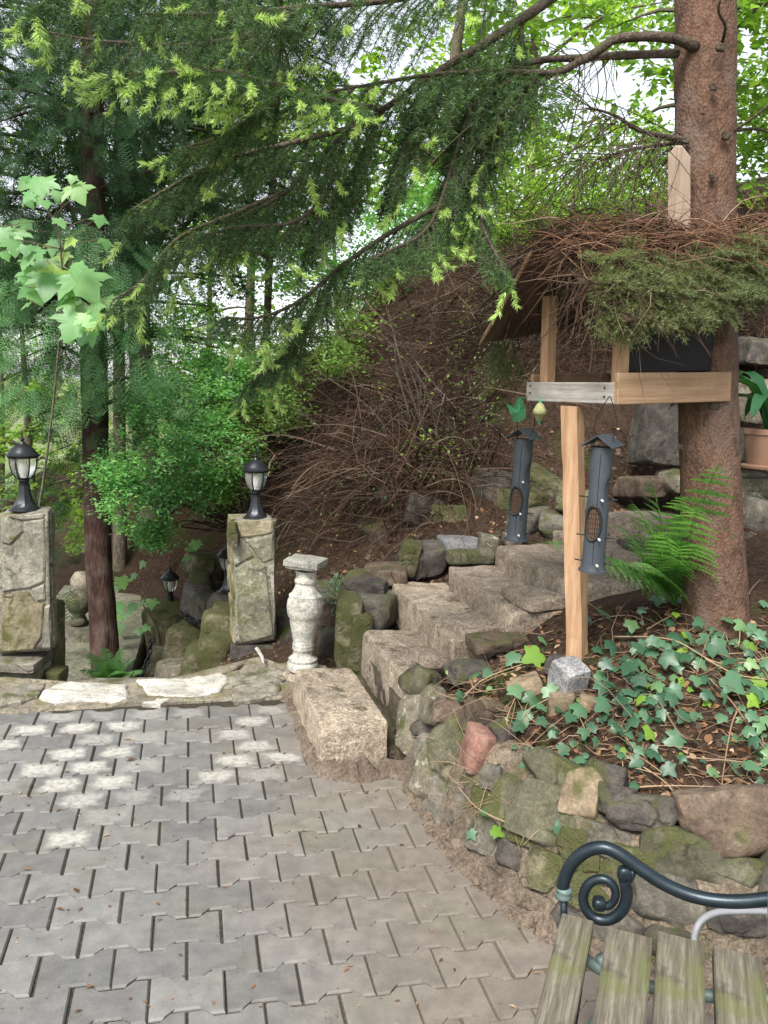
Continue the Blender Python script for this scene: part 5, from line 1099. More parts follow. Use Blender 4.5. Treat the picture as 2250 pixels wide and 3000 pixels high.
ivy_plant('small ivy patch under the fern beside the spruce trunk', L3, 600/1659, (1650, 1750), 10)
# dry tan vines across the bank
vb = thing('dry_vine', 'tangle of dry tan vine stems across the ivy bank', 'vine', tuple(hit(2000, 2200)))
for k, pp in enumerate([[(2250, 2110), (2230, 1995), (2160, 1955), (2060, 1990), (1990, 2010)], [(2070, 2000), (2130, 2080), (2250, 2230)], [(2150, 2090), (2120, 2150), (2100, 2330), (2110, 2500)], [(1820, 2220), (1930, 2300), (1990, 2370), (2060, 2315)], [(1860, 2320), (1990, 2320), (2250, 2330)], [(1990, 2240), (2130, 2260), (2220, 2260)], [(1640, 2120), (1560, 2180), (1520, 2250), (1510, 2460)], [(1350, 2060), (1430, 2010), (1520, 1985)], [(1300, 2065), (1380, 2050), (1480, 2040)], [(1700, 2400), (1740, 2330), (1800, 2310)], [(2110, 2500), (2180, 2420), (2250, 2380)], [(2000, 1800), (2100, 1840), (2250, 1860)], [(1890, 1870), (1980, 1820), (2060, 1850)], [(2160, 1850), (2180, 1760), (2230, 1720)], [(1920, 2080), (1990, 2170), (2050, 2180)], [(2060, 1960), (2160, 2000), (2250, 2010)], [(1800, 1880), (1960, 1900), (2100, 1960), (2250, 1940)], [(1480, 2440), (1400, 2380), (1330, 2330)]]):
    P, ok = hitv([a for a, b in pp], [b for a, b in pp]); P = P+np.array([0, -.02, .035])+g.normal(size=P.shape)*.008; m = MB(); m.tube(spline(P, 30), np.linspace(.0042, .002, 30)*g.uniform(.6, 1.05), 5); part(m, 'stem', m_vine, vb, smooth=True)
m = MB(); n = 420; px = g.uniform(1250, 2300, n); py = g.uniform(1790, 2420, n); P, ok = hitv(px, py); P = P[ok & (P[:, 1] < 4)]; n = len(P); twigmesh(m, P+[0, -.01, .012], np.c_[g.normal(size=(n, 2)), g.normal(size=n)*.12], g.uniform(.05, .28, n), np.zeros(n), g.uniform(.0008, .0020, n), 6, 3, .2, g=g); part(m, 'fine_stems', m_vine, vb, kind='stuff')
def inpx(n, poly):
    poly = np.array(poly, float); lo, hi = poly.min(0), poly.max(0); out = []
    while len(out) < n:
        q = g.uniform(lo, hi, (n*2, 2)); out += list(q[inpoly(q, poly)])
    return np.array(out[:n])
# litter and crumbs
def scatter_litter(name, label, regions, n, size, mat, up_=.006):
    m = MB(); bv = np.array([(0, -.5, 0), (.28, -.1, .1), (.22, .3, .06), (0, .5, 0), (-.22, .3, .1), (-.28, -.1, .04)]); bf = np.array([[0, 1, 2], [0, 2, 3], [0, 3, 4], [0, 4, 5]])
    for (x0, x1, y0, y1), w_ in regions:
        k = int(n*w_); P, ok = hitv(g.uniform(x0, x1, k), g.uniform(y0, y1, k)); P = P[ok & ((footv(P[:, :2]) > .24) | (P[:, 1] > 3.6))]; k = len(P)
        d = g.normal(size=(k, 3)); d[:, 2] *= .35; stamp(m, bv, bf, P+[0, 0, up_], frames(d, roll=g.normal(size=k)*.6), g.uniform(size*.5, size*1.5, (k, 1)))
    o = m.build(name, mat, kind='stuff'); o['label'] = label; return o
def brush_leaves():
    n = 2600; q = inpx(n, [(760, 1560), (720, 1330), (800, 1120), (930, 990), (1130, 820), (1400, 700), (1500, 1100), (1400, 1450), (1000, 1600)]); P, ok = hitv(q[:, 0], q[:, 1]); keep_ = snoise(P, 3.0, 44, 2) > .05; P = P[ok & keep_]; n = len(P); P = P+np.c_[np.zeros(n), -g.uniform(.0, .15, n), g.uniform(.02, .4, n)]
    m = MB(); d = g.normal(size=(n, 3)); stamp(m, np.array([(0, 0, 0), (.28, .5, .07), (0, 1, -.03), (-.28, .5, .07)]), np.array([[0, 1, 2], [0, 2, 3]]), P, frames(d), g.uniform(.018, .042, (n, 1))); o = m.build('bramble_leaves', m_shrub2, kind='stuff'); o['label'] = 'scattered small green leaves in the brown brush'
scatter_litter('leaf_litter', 'dry brown leaves and crumbs on the bank and hillside', [((1250, 2300, 1780, 2400), .35), ((380, 700, 1550, 2000), .15), ((700, 1500, 1200, 1750), .35), ((1400, 2250, 1250, 1600), .15)], 5200, .032, m_litter)
brush_leaves()
# small rubble on the bank and by the stairs
m = MB(); V0, f0 = rockmesh((1, 1, .7), 3, 3, chops=5, soft=10)
for (x0, x1, y0, y1, n, s) in [(1250, 2250, 1850, 2400, 260, .02), (820, 1500, 1550, 1760, 160, .03), (560, 1050, 1880, 1960, 60, .022), (1500, 2000, 1280, 1560, 140, .03)]:
    P, ok = hitv(g.uniform(x0, x1, n), g.uniform(y0, y1, n)); P = P[ok & ((footv(P[:, :2]) > .2) | (P[:, 1] > 3.6))]; k = len(P); stamp(m, V0, f0, P, frames(g.normal(size=(k, 3))), g.uniform(.4, 1.6, (k, 1))*s)
o = m.build('rubble', m_brown, smooth=True, sharp=40, kind='stuff'); o['label'] = 'small stone crumbs strewn over the earth'

# ------------------------------------------------------------------ ferns
def frond_mesh(mb, P, wmax, g, npair=14):
    P = spline(P, 40); T = nrm(np.gradient(P, axis=0)); mb.tube(P, np.linspace(.0028, .0008, 40), 4, False)
    V, f = [], []
    for i in range(npair):
        t = .16+.82*i/npair; k = min(int(t*39), 38); p = P[k]; d = T[k]; up_ = np.array([0, -.35, 1.0]); s = nrm(np.cross(d, up_)); nn = nrm(np.cross(s, d)); w_ = wmax*math.sin(math.pi*min(1, (t*.92+.10))**.85)**.8*(1-.25*t)
        for sg in (-1, 1):
            q = nrm(s*sg+d*.35-nn*.18); L = w_*g.uniform(.88, 1.08); a2 = nrm(np.cross(q, nn)); nl = 9
            for j in range(nl):
                u = (j+.5)/nl; c = p+q*L*u-nn*L*.18*u*u; lw = L*.24*(1-u*.85)+.002; hw = L*.085
                for s2 in (-1, 1):
                    e_ = c+a2*s2*lw+q*L*.07; b = len(V); V += [c-q*hw, c+q*hw, e_]; f.append([b, b+1, b+2])
            b = len(V); V += [p, p+q*L-nn*L*.18, p+a2*.002]; f.append([b, b+1, b+2])
    mb.add(V, f)
def fern(label, base, tips, wmax, arch=.25, mat=m_fern):
    base = np.asarray(base); root = thing('fern', label, 'fern', tuple(base))
    for k, tpx in enumerate(tips):
        tip = np.asarray(tpx); d = tip-base; L = np.linalg.norm(d); mid = base+d*.5+np.array([0, 0, L*arch*.6]); q = base+d*.25+np.array([0, 0, L*arch*.55]); e3 = base+d*.8+np.array([0, 0, L*arch*.42])
        m = MB(); frond_mesh(m, [base+g.normal(size=3)*.006, q, mid, e3, tip], wmax*L, g); part(m, 'frond', mat, root)
    return root
fern('tall green fern with arching fronds in front of the spruce trunk', hit(1975, 1770), [W(2110, 1350, 3.02), W(2050, 1480, 2.95), W(1995, 1450, 3.08), W(1900, 1400, 3.3), W(1850, 1470, 3.2), W(1790, 1530, 3.25), W(1720, 1665, 3.0), W(1585, 1590, 3.25), W(1770, 1640, 3.1), W(2060, 1590, 2.92), W(1860, 1660, 2.92), W(1940, 1560, 3.0), W(1830, 1590, 3.25)], .19, .14)
fern('small green fern growing behind the pale flagstones', W(330, 2010, 5.0), [W(230, 1965, 4.95), W(255, 1915, 5.0), W(300, 1898, 5.1), W(355, 1900, 5.0), W(395, 1930, 4.9), W(415, 1975, 4.8), W(275, 1975, 4.75), W(345, 1975, 4.7), W(310, 1940, 4.8)], .26, .22)

# ------------------------------------------------------------------ maple saplings
mo = [(0, 0), (.10, .04), (.22, -.04), (.42, -.10), (.36, .05), (.52, .10), (.40, .20), (.62, .34), (.72, .52), (.52, .48), (.44, .52), (.32, .50), (.36, .68), (.26, .72), (.15, .88), (0, 1.05)]; mo = mo+[(-a, b) for a, b in mo[1:-1][::-1]]
maple_me = [fan_leaf([(a*(1.02+.06*k), b*(1+.03*k*math.sin(i))) for i, (a, b) in enumerate(mo)], 'maple_leaf', m_maple, .06+.07*k, .15+.2*k) for k in range(3)]
def maple(label, base, pts, sc, crop, Y, sizef=1.0):
    base = np.asarray(base); root = thing('maple_sapling', label, 'sapling', tuple(base)); Q = [W(crop[0]+x*sc, crop[1]+y*sc, Y+g.normal()*.15) for x, y, s in pts]; c = np.mean(Q, 0)
    m = MB(); top = max(Q, key=lambda q: q[2]); tr = spline([base, base*.5+c*.5+[.05, .1, 0], c+[0, .1, 0], top+[0, .05, 0]], 24); m.tube(tr, np.linspace(.010, .003, 24), 6); part(m, 'stem', m_greybark, root, smooth=True)
    for q, (x, y, s) in zip(Q, pts):
        sz = s*sc*Y/F*sizef; d = nrm(np.array([g.normal()*.6, -.35, -.75+.2*g.normal()])); sz *= g.uniform(.75, 1.1); place_leaf(maple_me[g.integers(3)], 'leaf', q-d*sz*.4, d, np.array([g.normal()*.3, -.45, .9]), sz, root)
        j = np.argmin(np.linalg.norm(tr-q, axis=1)); pm_ = MB(); pm_.tube(spline([tr[j], (tr[j]+q)/2+[0, 0, .02], q-d*sz*.4], 6), .0018, 4, False); part(pm_, 'leaf_stalk', m_vine, root)
    return root
maple('maple sapling with broad pale green leaves above the beige pillar', W(35, 1880, 5.6), [(170, 800, 100), (330, 820, 80), (60, 1010, 110), (20, 1100, 60), (140, 1090, 90), (200, 1150, 100), (130, 1190, 90), (210, 1220, 150), (360, 1210, 140), (150, 1270, 90), (290, 1310, 90), (340, 1340, 90), (480, 1310, 100), (410, 1330, 50), (320, 1400, 140), (400, 1420, 110), (360, 1450, 90), (230, 1060, 70), (100, 960, 80), (260, 960, 60), (430, 950, 50), (60, 1060, 90), (250, 1190, 80), (20, 1000, 80), (110, 1130, 70), (170, 1240, 110), (280, 1260, 90), (380, 1380, 80), (300, 1450, 80), (440, 1380, 60), (250, 840, 60), (120, 860, 70), (520, 1340, 60)]+[(float(g.uniform(0, 480)), float(g.uniform(760, 1440)), float(g.uniform(35, 75))) for _ in range(16)], .678, (0, 0), 5.1, 1.12)
maple('low maple seedling with light green leaves beside the dark trunk', W(460, 1960, 7.2), [(880, 1240, 80), (960, 1200, 70), (840, 1290, 60), (850, 1420, 80), (830, 1490, 90), (790, 1560, 80), (850, 1570, 70), (950, 1420, 80), (1020, 1390, 60), (1090, 1390, 60), (1050, 1570, 60), (1000, 1600, 50), (900, 1480, 60), (1380, 1010, 70), (1410, 970, 60), (1340, 1070, 60), (1020, 1110, 50)], .4068, (0, 1200), 7.2, 1.25)

# ------------------------------------------------------------------ potted plant and the stones round it
pt = W(2240, 1372, 5.0); pot = thing('potted_plant', 'terracotta pot of broad dark green strap leaves on a stone block', 'potted plant', tuple(pt))
V, f = lathe([(0, 0), (.15, 0), (.155, .015), (.13, .02), (.10, .022), (.115, .08), (.13, .15), (.137, .20), (.145, .202), (.145, .235), (.128, .235), (.12, .20), (0, .20)], 28); m = MB(); m.add(V, f); m.build('pot', m_terra, pot, smooth=True, sharp=40)
for k in range(22):
    th = g.uniform(0, 6.28); L = g.uniform(.35, .62); o3 = np.array([math.cos(th), math.sin(th), 0]); P = spline([(0, 0, .2), o3*L*.25+[0, 0, .2+L*.55], o3*L*.65+[0, 0, .2+L*.62], o3*L+[0, 0, .2+L*.25]], 9); s = np.cross(o3, [0, 0, 1.0]); wv = .048*np.sin(np.linspace(.25, math.pi, 9))**.7
    V = np.concatenate([P-s*wv[:, None], P-[0, 0, .012], P+s*wv[:, None]]); n = 9; f = [[a*n+i, a*n+i+1, (a+1)*n+i+1, (a+1)*n+i] for a in range(2) for i in range(n-1)]; m = MB(); m.add(V, f); m.build('leaf', m_strap, pot, smooth=True)
for k, a in enumerate([(2215, 1440, 5.15, 170, 90, .4, m_beige), (2180, 1510, 5.0, 120, 70, .4, m_dark), (1945, 1265, 5.3, 130, 200, .35, m_dark), (2190, 1310, 5.3, 90, 90, .3, m_flagg), (2235, 1520, 4.9, 110, 110, .35, m_grey), (1890, 1430, 5.2, 110, 60, .3, m_brown), (1560, 1530, 5.2, 90, 70, .3, m_grey), (1630, 1545, 5.1, 90, 70, .3, m_grey), (2240, 1030, 6.0, 110, 80, .5, m_dark), (1170, 1440, 5.8, 100, 90, .4, m_dark),
       (1250, 1510, 5.6, 130, 90, .35, m_dark), (1330, 1530, 5.5, 110, 70, .3, m_mossy), (1600, 1430, 5.5, 160, 80, .3, m_mossy), (1540, 1480, 5.4, 150, 70, .3, m_mossy), (1110, 1560, 5.6, 80, 50, .3, m_brown), (830, 1830, 5.2, 90, 70, .25, m_dark), (870, 1890, 5.0, 80, 50, .2, m_dark), (1700, 1480, 5.2, 120, 60, .3, m_green), (2240, 1180, 5.6, 100, 120, .3, m_beige), (1450, 1440, 5.6, 120, 120, .3, m_dark), (2080, 1560, 4.8, 300, 40, .3, m_dark), (1985, 1410, 5.1, 60, 50, .3, m_beige)]):
    o = rk(*a[:6], a[6], 900+k, None, name='rock', rot=(g.normal()*.15, g.normal()*.2, g.normal()*.4)); o.parent = hill
sg_ = thing('sage_plant', 'small grey green leafy plant growing behind the white baluster', 'plant', tuple(hit(985, 1790)))
m = MB(); c = W(985, 1745, 4.75); n = 420; d = g.normal(size=(n, 3)); P = c+nrm(d)*(g.random((n, 1))**.5)*np.array([.08, .08, .12]); LB = np.array([(0, 0, 0), (.22, .45, .08), (0, 1, 0), (-.22, .45, .08)]); LF = np.array([[0, 1, 2], [0, 2, 3]]); stamp(m, LB, LF, P, frames(d+[0, -.3, .6]), g.uniform(.018, .034, (n, 1))); part(m, 'leaves', m_sage, sg_, kind='stuff')
m = MB(); n = 16; twigmesh(m, np.repeat([hit(985, 1790)], n, 0), np.c_[g.normal(size=(n, 2))*.35, np.ones(n)], g.uniform(.1, .24, n), np.zeros(n), np.full(n, .0025), g=g); part(m, 'stems', m_vine, sg_)

# ------------------------------------------------------------------ brush heap on the slope
q = inpx(9500, [(760, 1560), (720, 1330), (800, 1120), (930, 990), (1130, 820), (1400, 700), (1900, 680), (2330, 500), (2330, 1000), (1520, 1150), (1420, 1400), (1300, 1560), (900, 1600)]); P, ok = hitv(q[:, 0], q[:, 1]); P = P[ok]; n = len(P); h = g.uniform(0, 1, n)*np.clip(.18+.38*snoise(P, 2.6, 12, 3), .03, .7)
d = np.c_[-.7+g.normal(size=n)*1.1, -.15+g.normal(size=n)*.8, -.15+g.normal(size=n)*.55]; m = MB(); LL = .12+g.exponential(.26, n); TP = twigmesh(m, P+np.c_[np.zeros((n, 2)), h], d, np.minimum(LL, 1.1), g.uniform(0, .5, n), .0016+g.exponential(.0013, n), 6, 3, .16, g=g)
sel = g.choice(n, 5200); fk = TP[sel, g.integers(1, 5, 5200)]; fd = nrm(TP[sel, 5]-TP[sel, 0])+g.normal(size=(5200, 3))*.55; twigmesh(m, fk, fd, g.uniform(.06, .3, 5200), g.uniform(0, .4, 5200), g.uniform(.001, .002, 5200), 3, 3, .14, g=g)
ctr = hit(1230, 1400); n = 700; d = np.c_[g.normal(size=n), g.normal(size=n)*.5-.2, np.abs(g.normal(size=n))*.8+.15]; twigmesh(m, ctr+g.normal(size=(n, 3))*[.35, .25, .12], d, g.uniform(.4, 1.3, n), g.uniform(.2, 1.1, n), g.uniform(.0022, .0055, n), 8, 3, .10, g=g)
n = 110; q2 = inpx(n, [(800, 1500), (760, 1250), (1000, 1000), (1300, 800), (1520, 900), (1480, 1350), (1250, 1520)]); P2, ok2 = hitv(q2[:, 0], q2[:, 1]); n = len(P2); twigmesh(m, P2+np.c_[np.zeros((n, 2)), g.uniform(.02, .25, n)], np.c_[g.normal(size=n)-.4, g.normal(size=n)*.5-.2, g.normal(size=n)*.5+.25], g.uniform(.5, 1.5, n), g.uniform(.1, .8, n), g.uniform(.004, .011, n), 9, 5, .09, g=g)
# the rank of stems standing against the sky above the feeder roof
q = inpx(420, [(1350, 640), (2330, 520), (2330, 760), (1500, 800)]); P, ok = hitv(q[:, 0], q[:, 1]+60); P = P[ok]; n = len(P); d = np.c_[-.6+g.normal(size=n)*.8, g.normal(size=n)*.4, .9+g.normal(size=n)*.4]; twigmesh(m, P, d, g.uniform(.4, 1.5, n), g.uniform(.1, .7, n), g.uniform(.002, .005, n), 7, 3, .10, g=g)
o = m.build('brush_heap', m_brush, kind='stuff'); o['label'] = 'heap of brown dead twigs covering the hillside behind the feeder'

# ------------------------------------------------------------------ leafy masses
LB = np.array([(0, 0, 0), (.30, .40, .07), (.20, .75, .03), (0, 1, -.06), (-.20, .75, .03), (-.30, .40, .07)]); LF = np.array([[0, 1, 2], [0, 2, 3], [0, 3, 4], [0, 4, 5]])
LB2 = np.array([(0, 0, 0), (.28, .5, .07), (0, 1, -.03), (-.28, .5, .07)]); LF2 = np.array([[0, 1, 2], [0, 2, 3]])
def clump_leaves(mb, cs, rad, per, size, g, flat=.75, base=LB2, bf=LF2, droop=.2):
    cs = np.asarray(cs); N = len(cs)*per; c = np.repeat(cs, per, 0); r = np.repeat(np.broadcast_to(rad, (len(cs),)), per)
    P = c+nrm(g.normal(size=(N, 3)))*(g.random((N, 1))**.45)*r[:, None]*np.array([1, 1, flat]); d = g.normal(size=(N, 3)); d[:, 2] = d[:, 2]*.4-droop
    stamp(mb, base, bf, P, frames(d, roll=g.normal(size=N)*.5), g.uniform(size*.4, size*1.35, (N, 1)))
def shrub(name, label, cat, base, blobs, per, size, mat, nclump, crad=.12, stems=20):
    base = np.asarray(base); root = thing(name, label, cat, tuple(base)); cs = []
    for c, r in blobs:
        k = nclump; q = nrm(g.normal(size=(k, 3)))*(g.random((k, 1))**.4)*r*np.array([1, 1, .85])+c; cs.append(q)
    cs = np.concatenate(cs); m = MB(); clump_leaves(m, cs, crad*g.uniform(.6, 1.3, len(cs)), per, size, g); part(m, 'leaves', mat, root, kind='stuff')
    m = MB(); sel = cs[g.choice(len(cs), min(stems, len(cs)), replace=False)]
    for c in sel: m.tube(spline([base+g.normal(size=3)*.08*[1, 1, 0], (base+c)/2+g.normal(size=3)*.12+[0, 0, .1], c], 8), np.linspace(.010, .002, 8), 4, False)
    part(m, 'stems', m_twigwood, root, smooth=True, kind='stuff'); return root
shrub('green_shrub', 'fresh green fine leaved shrub beside the dark thuja trunk', 'shrub', hit(720, 1560), [(W(470, 1330, 6.0), .40), (W(400, 1460, 6.0), .28), (W(540, 1210, 6.2), .40), (W(335, 1385, 6.0), .18), (W(620, 1310, 6.2), .34), (W(560, 1430, 6.3), .24), (W(560, 1070, 6.6), .36), (W(450, 1560, 6.2), .15), (W(690, 1120, 6.6), .34), (W(440, 1160, 6.4), .26)], 40, .033, m_shrub, 62, .11, 34)
shrub('green_shrub', 'olive green shrub thinning into the brown brush above the lanterns', 'shrub', hit(830, 1300), [(W(690, 1210, 6.7), .30), (W(790, 1090, 6.7), .36), (W(880, 990, 6.8), .42), (W(730, 1330, 6.5), .24), (W(830, 1200, 6.5), .22), (W(990, 930, 7.0), .35), (W(1000, 1060, 6.6), .2), (W(650, 1440, 6.5), .18)], 26, .036, m_shrub2, 50)
shrub('green_shrub', 'bright green leafy shrub on the crest behind the spruce boughs', 'shrub', hit(1050, 1000), [(W(980, 850, 8.2), .6), (W(1120, 740, 8.2), .55), (W(820, 800, 8.6), .7), (W(1250, 620, 8.6), .5)], 34, .05, m_shrub, 70, .16)
shrub('bare_shrub', 'thin greenish stems with a few leaves rising from the brush', 'shrub', hit(1270, 1390), [(W(1220, 1100, 5.7), .28), (W(1260, 1300, 5.6), .2), (W(1150, 950, 5.9), .25)], 4, .035, m_beech, 12, .1, 22)

# thuja: flat drooping sprays
def spray_mesh():
    V, f = [], []; tri = lambda a, b, c: (V.extend([a, b, c]), f.append([len(V)-3, len(V)-2, len(V)-1])); z = lambda y, x: -.22*y*y-.35*abs(x)**1.3
    pt_ = lambda x, y: (x, y, z(y, x))
    tri(pt_(-.008, 0), pt_(.008, 0), pt_(0, 1))
    for i in range(8):
        y = .08+.80*i/8; L = .46*math.sin(math.pi*(.22+.74*i/8))**.9
        for sg in (-1, 1):
            dx, dy = sg*math.sin(.85), math.cos(.85); tri(pt_(0, y-.012), pt_(0, y+.012), pt_(dx*L, y+dy*L))
            for j in range(4):
                u = (.25+.18*j)*L; cx, cy = dx*u, y+dy*u; l = .34*L*(1-.16*j)+.02
                for s2 in (-1, 1):
                    a = math.atan2(dx, dy)+s2*.7; tri(pt_(cx-.009*dx, cy-.009), pt_(cx+.010*dx, cy+.010), pt_(cx+math.sin(a)*l, cy+math.cos(a)*l))
    return np.array(V), np.array(f)
SV, SF = spray_mesh()
def sprays(mb, P, out, size, g):
    n = len(P); d = out*.8+np.array([0, 0, -.65])+g.normal(size=(n, 3))*.3; stamp(mb, SV, SF, P, frames(d, roll=g.normal(size=n)*.5), size)
thuja = thing('thuja_tree', 'dark red brown thuja trunk with flat drooping green sprays', 'tree', tuple(W(312, 1975, 6.45)))
tb = [W(316, 2010, 6.45), W(312, 1950, 6.45), W(300, 1800, 6.45), W(288, 1600, 6.45), W(280, 1300, 6.5), W(275, 1000, 6.55), W(272, 700, 6.6), W(270, 0, 6.8), W(265, -900, 7.2)]
P = spline(tb, 60); m = MB(); V, f = tube(P, np.interp(np.linspace(0, 8, 60), range(9), [.135, .118, .108, .10, .10, .105, .09, .07, .03]), 20); V = V+nrm(V-np.repeat(P, 20, 0))*(snoise(V*[1, 1, .2], 40, 4, 2)*.012)[:, None]; m.add(V, f); part(m, 'trunk', m_thujabark, thuja, smooth=True)
ax0 = W(272, 900, 6.55)
def thuja_crown(n, zlo, zhi, rfun, mat, name, size, xlim=None, cond=None):
    z = g.uniform(zlo, zhi, n); th = g.uniform(0, 2*np.pi, n); r = rfun(z)*(g.random(n)**.45); P = np.c_[ax0[0]+np.cos(th)*r, ax0[1]+np.sin(th)*r, z]; o = np.c_[np.cos(th), np.sin(th), np.zeros(n)]
    if cond is not None: k = cond(P); P, o = P[k], o[k]
    m = MB(); sprays(m, P, o, g.uniform(size*.6, size*1.25, (len(P), 1)), g); part(m, name, mat, thuja, kind='stuff')
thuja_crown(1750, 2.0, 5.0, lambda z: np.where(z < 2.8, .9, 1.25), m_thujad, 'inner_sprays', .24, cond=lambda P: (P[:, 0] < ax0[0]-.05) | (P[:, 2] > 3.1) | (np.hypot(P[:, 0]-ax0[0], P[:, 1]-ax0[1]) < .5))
thuja_crown(460, 1.45, 2.7, lambda z: .85+0*z, m_thuja, 'outer_sprays', .36, cond=lambda P: P[:, 1] < 6.75)
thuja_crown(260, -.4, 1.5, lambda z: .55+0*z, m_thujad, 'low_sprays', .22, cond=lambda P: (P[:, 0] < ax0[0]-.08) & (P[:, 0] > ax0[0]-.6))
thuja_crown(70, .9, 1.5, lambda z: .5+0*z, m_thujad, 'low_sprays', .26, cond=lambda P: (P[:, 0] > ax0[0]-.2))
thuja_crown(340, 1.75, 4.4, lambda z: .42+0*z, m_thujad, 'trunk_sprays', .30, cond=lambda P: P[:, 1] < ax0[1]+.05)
m = MB()
for k in range(26):
    z = g.uniform(1.2, 4.5); th = g.uniform(0, 6.28); j = np.argmin(abs(P[:, 2]-z)); e_ = P[j]+np.array([math.cos(th), math.sin(th), .1])*g.uniform(.6, 1.1); m.tube(spline([P[j], (P[j]+e_)/2+[0, 0, .12], e_], 8), np.linspace(.022, .004, 8), 5, False)
part(m, 'branches', m_thujabark, thuja, smooth=True, kind='stuff')

# dark spruce behind, top left
def nspray():
    gg = np.random.default_rng(5); A, B = sprigs([np.zeros(3)], [np.array([0, 1.0, 0])], [1.0], gg, side=11, sag=.5); m = MB(); needles(m, A, B, 50, .078, .018, ang=48, g=gg); return np.concatenate(m.v), np.concatenate(m.f)
NV, NF = nspray()
def conifer(label, base, top, r0, zlo, rbase, n, size, mat, cond=None, zhi=6.3):
    base = np.asarray(base); top = np.asarray(top); root = thing('dark_spruce', label, 'tree', tuple(base)); m = MB(); m.tube(spline([base-[0, 0, .2], (base+top)/2, top], 20), np.linspace(r0, .02, 20), 12); part(m, 'trunk', m_thujabark, root, smooth=True)
    z = zlo+(zhi-zlo)*g.random(n); u = (z-zlo)/(top[2]-zlo); c = base+(top-base)*((z-base[2])/(top[2]-base[2]))[:, None]; th = g.uniform(0, 6.28, n); r = rbase*(1-.75*u)*(g.random(n)**.5); o = np.c_[np.cos(th), np.sin(th), np.zeros(n)]; P = c+o*r[:, None]-np.c_[np.zeros((n, 2)), r*.35]
    if cond is not None: k = cond(P); P, o = P[k], o[k]
    k = len(P); m = MB(); stamp(m, NV, NF, P, frames(o*.75+[0, 0, -.5]+g.normal(size=(k, 3))*.35, roll=g.normal(size=k)*.4), g.uniform(size*.6, size*1.3, (k, 1))); part(m, 'needles', mat, root, kind='stuff')
    m = MB()
    for j in range(min(60, k)): m.tube(spline([base+(top-base)*((P[j][2]-base[2]+.3*r0)/(top[2]-base[2])), P[j]+[0, 0, .1], P[j]], 6), np.linspace(.02, .005, 6), 4, False)
    part(m, 'branches', m_twigwood, root, kind='stuff'); return root
def leftside(P): return P[:, 0] < -.8        # this spruce has lost the boughs on its right side
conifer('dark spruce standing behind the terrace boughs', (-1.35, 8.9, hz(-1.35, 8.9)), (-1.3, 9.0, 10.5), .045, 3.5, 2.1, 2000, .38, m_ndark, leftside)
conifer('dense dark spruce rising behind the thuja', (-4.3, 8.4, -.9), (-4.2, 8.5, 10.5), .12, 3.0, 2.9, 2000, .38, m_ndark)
# background trunks
for k, (x0, y0, x1, y1, Y, r, lab) in enumerate([(352, 1690, 348, 900, 9.5, .075, 'slim brown tree trunk standing between the thuja and the green shrub'), (452, 1700, 405, 900, 9.8, .16, 'pale broad tree trunk rising behind the green shrub')]):
    b, t_ = W(x0, y0+40, Y), W(x1, y1, Y); t2 = t_+(t_-b)*.6; root = thing('beech_tree', lab, 'tree', tuple(b)); m = MB(); m.tube(spline([b, (b+t_)/2, t_, t2], 20), np.linspace(r*1.15, r*.6, 20), 14); part(m, 'trunk', m_greybark, root, smooth=True)
    m = MB(); cs = t2+g.normal(size=(60, 3))*[1.0, .8, .9]; clump_leaves(m, cs, .4, 45, .09, g); part(m, 'crown', m_beech, root, kind='stuff')
    m = MB()
    for c in cs[:14]: m.tube(spline([t_, (t_+c)/2+[0, 0, .2], c], 7), np.linspace(.035, .006, 7), 5, False)
    part(m, 'limbs', m_greybark, root, kind='stuff')
def beech(label, base, h, rad, ncl, per, size, g, zmin=.3, trunk=.12, group=None, mat=m_beech):
    base = np.asarray(base, float); root = thing('beech_tree', label, 'tree', tuple(base), group); top = base+np.array([g.normal()*.3, g.normal()*.3, h]); P = spline([base-[0, 0, .3], base*.6+top*.4+g.normal(size=3)*.15, top], 16); m = MB(); m.tube(P, np.linspace(trunk, .02, 16), 9); part(m, 'trunk', m_greybark, root, smooth=True)
    cs = []; lm = MB()
    for k in range(26):
        u = g.uniform(zmin, 1); p = P[int(u*15)]; th = g.uniform(0, 6.28); L = rad*g.uniform(.45, 1.0)*(1.1-.6*u); e_ = p+np.array([math.cos(th)*L, math.sin(th)*L, g.uniform(-.1, .35)*L]); pts = spline([p, (p+e_)/2+[0, 0, .12*L], e_], 7); lm.tube(pts, np.linspace(trunk*.3, .006, 7), 5, False)
        for j in range(ncl//26+1): q = pts[g.integers(2, 7)]+g.normal(size=3)*.32; cs.append(q)
    part(lm, 'limbs', m_greybark, root, kind='stuff'); cs = np.array(cs); m = MB(); clump_leaves(m, cs, g.uniform(.2, .45, len(cs)), per, size, g, flat=.5); part(m, 'crown', mat, root, kind='stuff'); return root
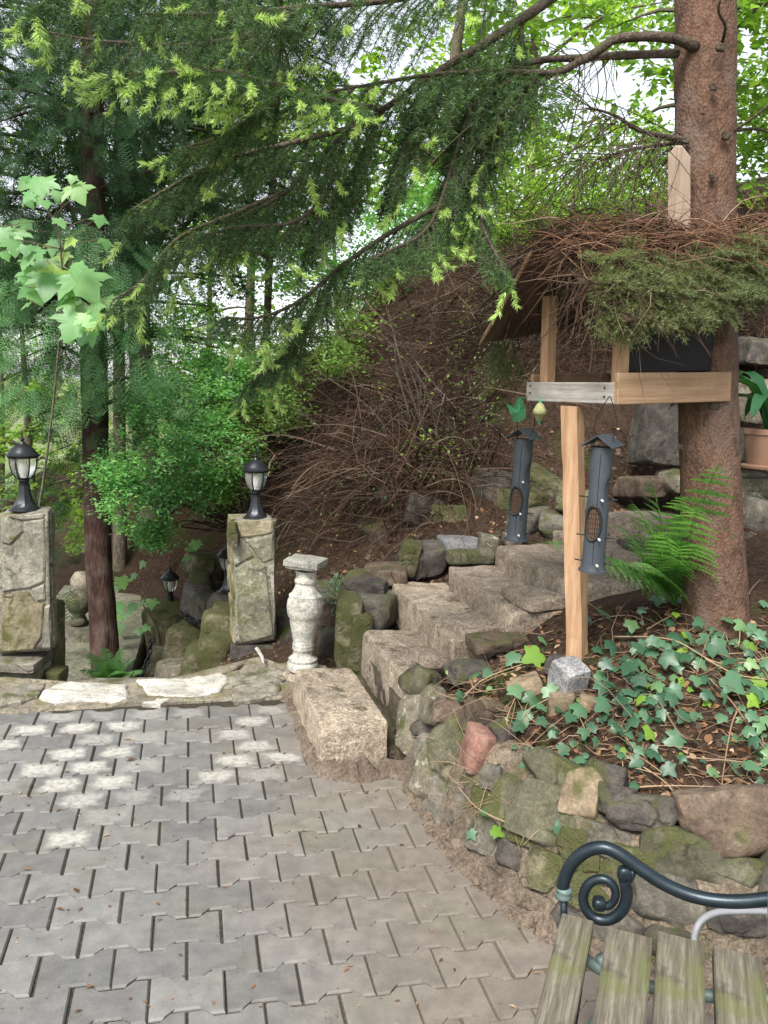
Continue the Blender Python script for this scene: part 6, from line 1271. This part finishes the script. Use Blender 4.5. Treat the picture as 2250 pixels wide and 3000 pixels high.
for k, (x, y, h, rad, lab) in enumerate([(1.0, 11.0, 6.5, 2.3, 'bright green beech behind the hanging spruce boughs'), (3.2, 10.2, 6.0, 2.4, 'bright green beech above the twig roof of the feeder house'), (5.4, 9.8, 6.0, 2.4, 'bright green beech to the right of the spruce trunk on the crest'), (2.2, 14.5, 8.5, 3.0, 'tall beech on the hilltop behind the nearer beeches'), (6.5, 14.0, 8.5, 3.2, 'tall beech on the hilltop far to the right of the spruce'), (-2.6, 14.5, 8.0, 2.6, 'tall beech behind the dark spruce on the slope')]):
    beech(lab, (x, y, hz(x, y)), h, rad, 270, 32, .135, g, .12)
for k, (x, y, h, rad, lab) in enumerate([(-6.9, 16, 4.5, 1.8, 'pale sunlit tree across the garden behind the beige pillar lantern'), (-3.9, 17, 6.5, 2.6, 'pale tree at the end of the lower path'), (-8.5, 18, 7, 3.0, 'wide pale tree at the far edge of the lower garden'), (-1.2, 19, 7.5, 3, 'far tree glimpsed past the pale broad trunk')]):
    beech(lab, (x, y, -1.0), h, rad, 80, 34, .13, g, .05)
shrub('hedge_shrub', 'pale green bushes lining the far side of the lower path', 'shrub', (-3.6, 11.0, -.9), [((-3.9, 11, -.4), .6), ((-3.0, 12, -.2), .7), ((-2.4, 11.5, .1), .6)], 34, .07, m_beech, 60, .2)
shrub('crest_shrub', 'light green bushes with thin stems on the crest above the twig roof', 'shrub', hit(1700, 720, t1=20) , [(W(1500, 620, 8.2), .5), (W(1650, 560, 8.4), .6), (W(1800, 600, 8.3), .5), (W(1380, 700, 8.0), .4), (W(1900, 500, 8.6), .6)], 26, .055, m_beech, 55, .17, 60)
# bits blown onto the paving
m = MB(); n = 900; x = g.uniform(-1.9, .6, n); y = g.uniform(1.7, 4.1, n); k = inpoly(np.c_[x, y], TERR); x, y = x[k], y[k]; n = len(x); bv = np.array([(0, -.5, 0), (.2, 0, .12), (0, .5, 0), (-.2, 0, .12)]); d = np.c_[g.normal(size=(n, 2)), g.normal(size=n)*.1]
stamp(m, bv, np.array([[0, 1, 2], [0, 2, 3]]), np.c_[x, y, np.full(n, .003)], frames(d), g.exponential(.007, (n, 1))+.003); o = m.build('paving_debris', m_litter, kind='stuff'); o['label'] = 'specks of dry leaf and needle on the paving'
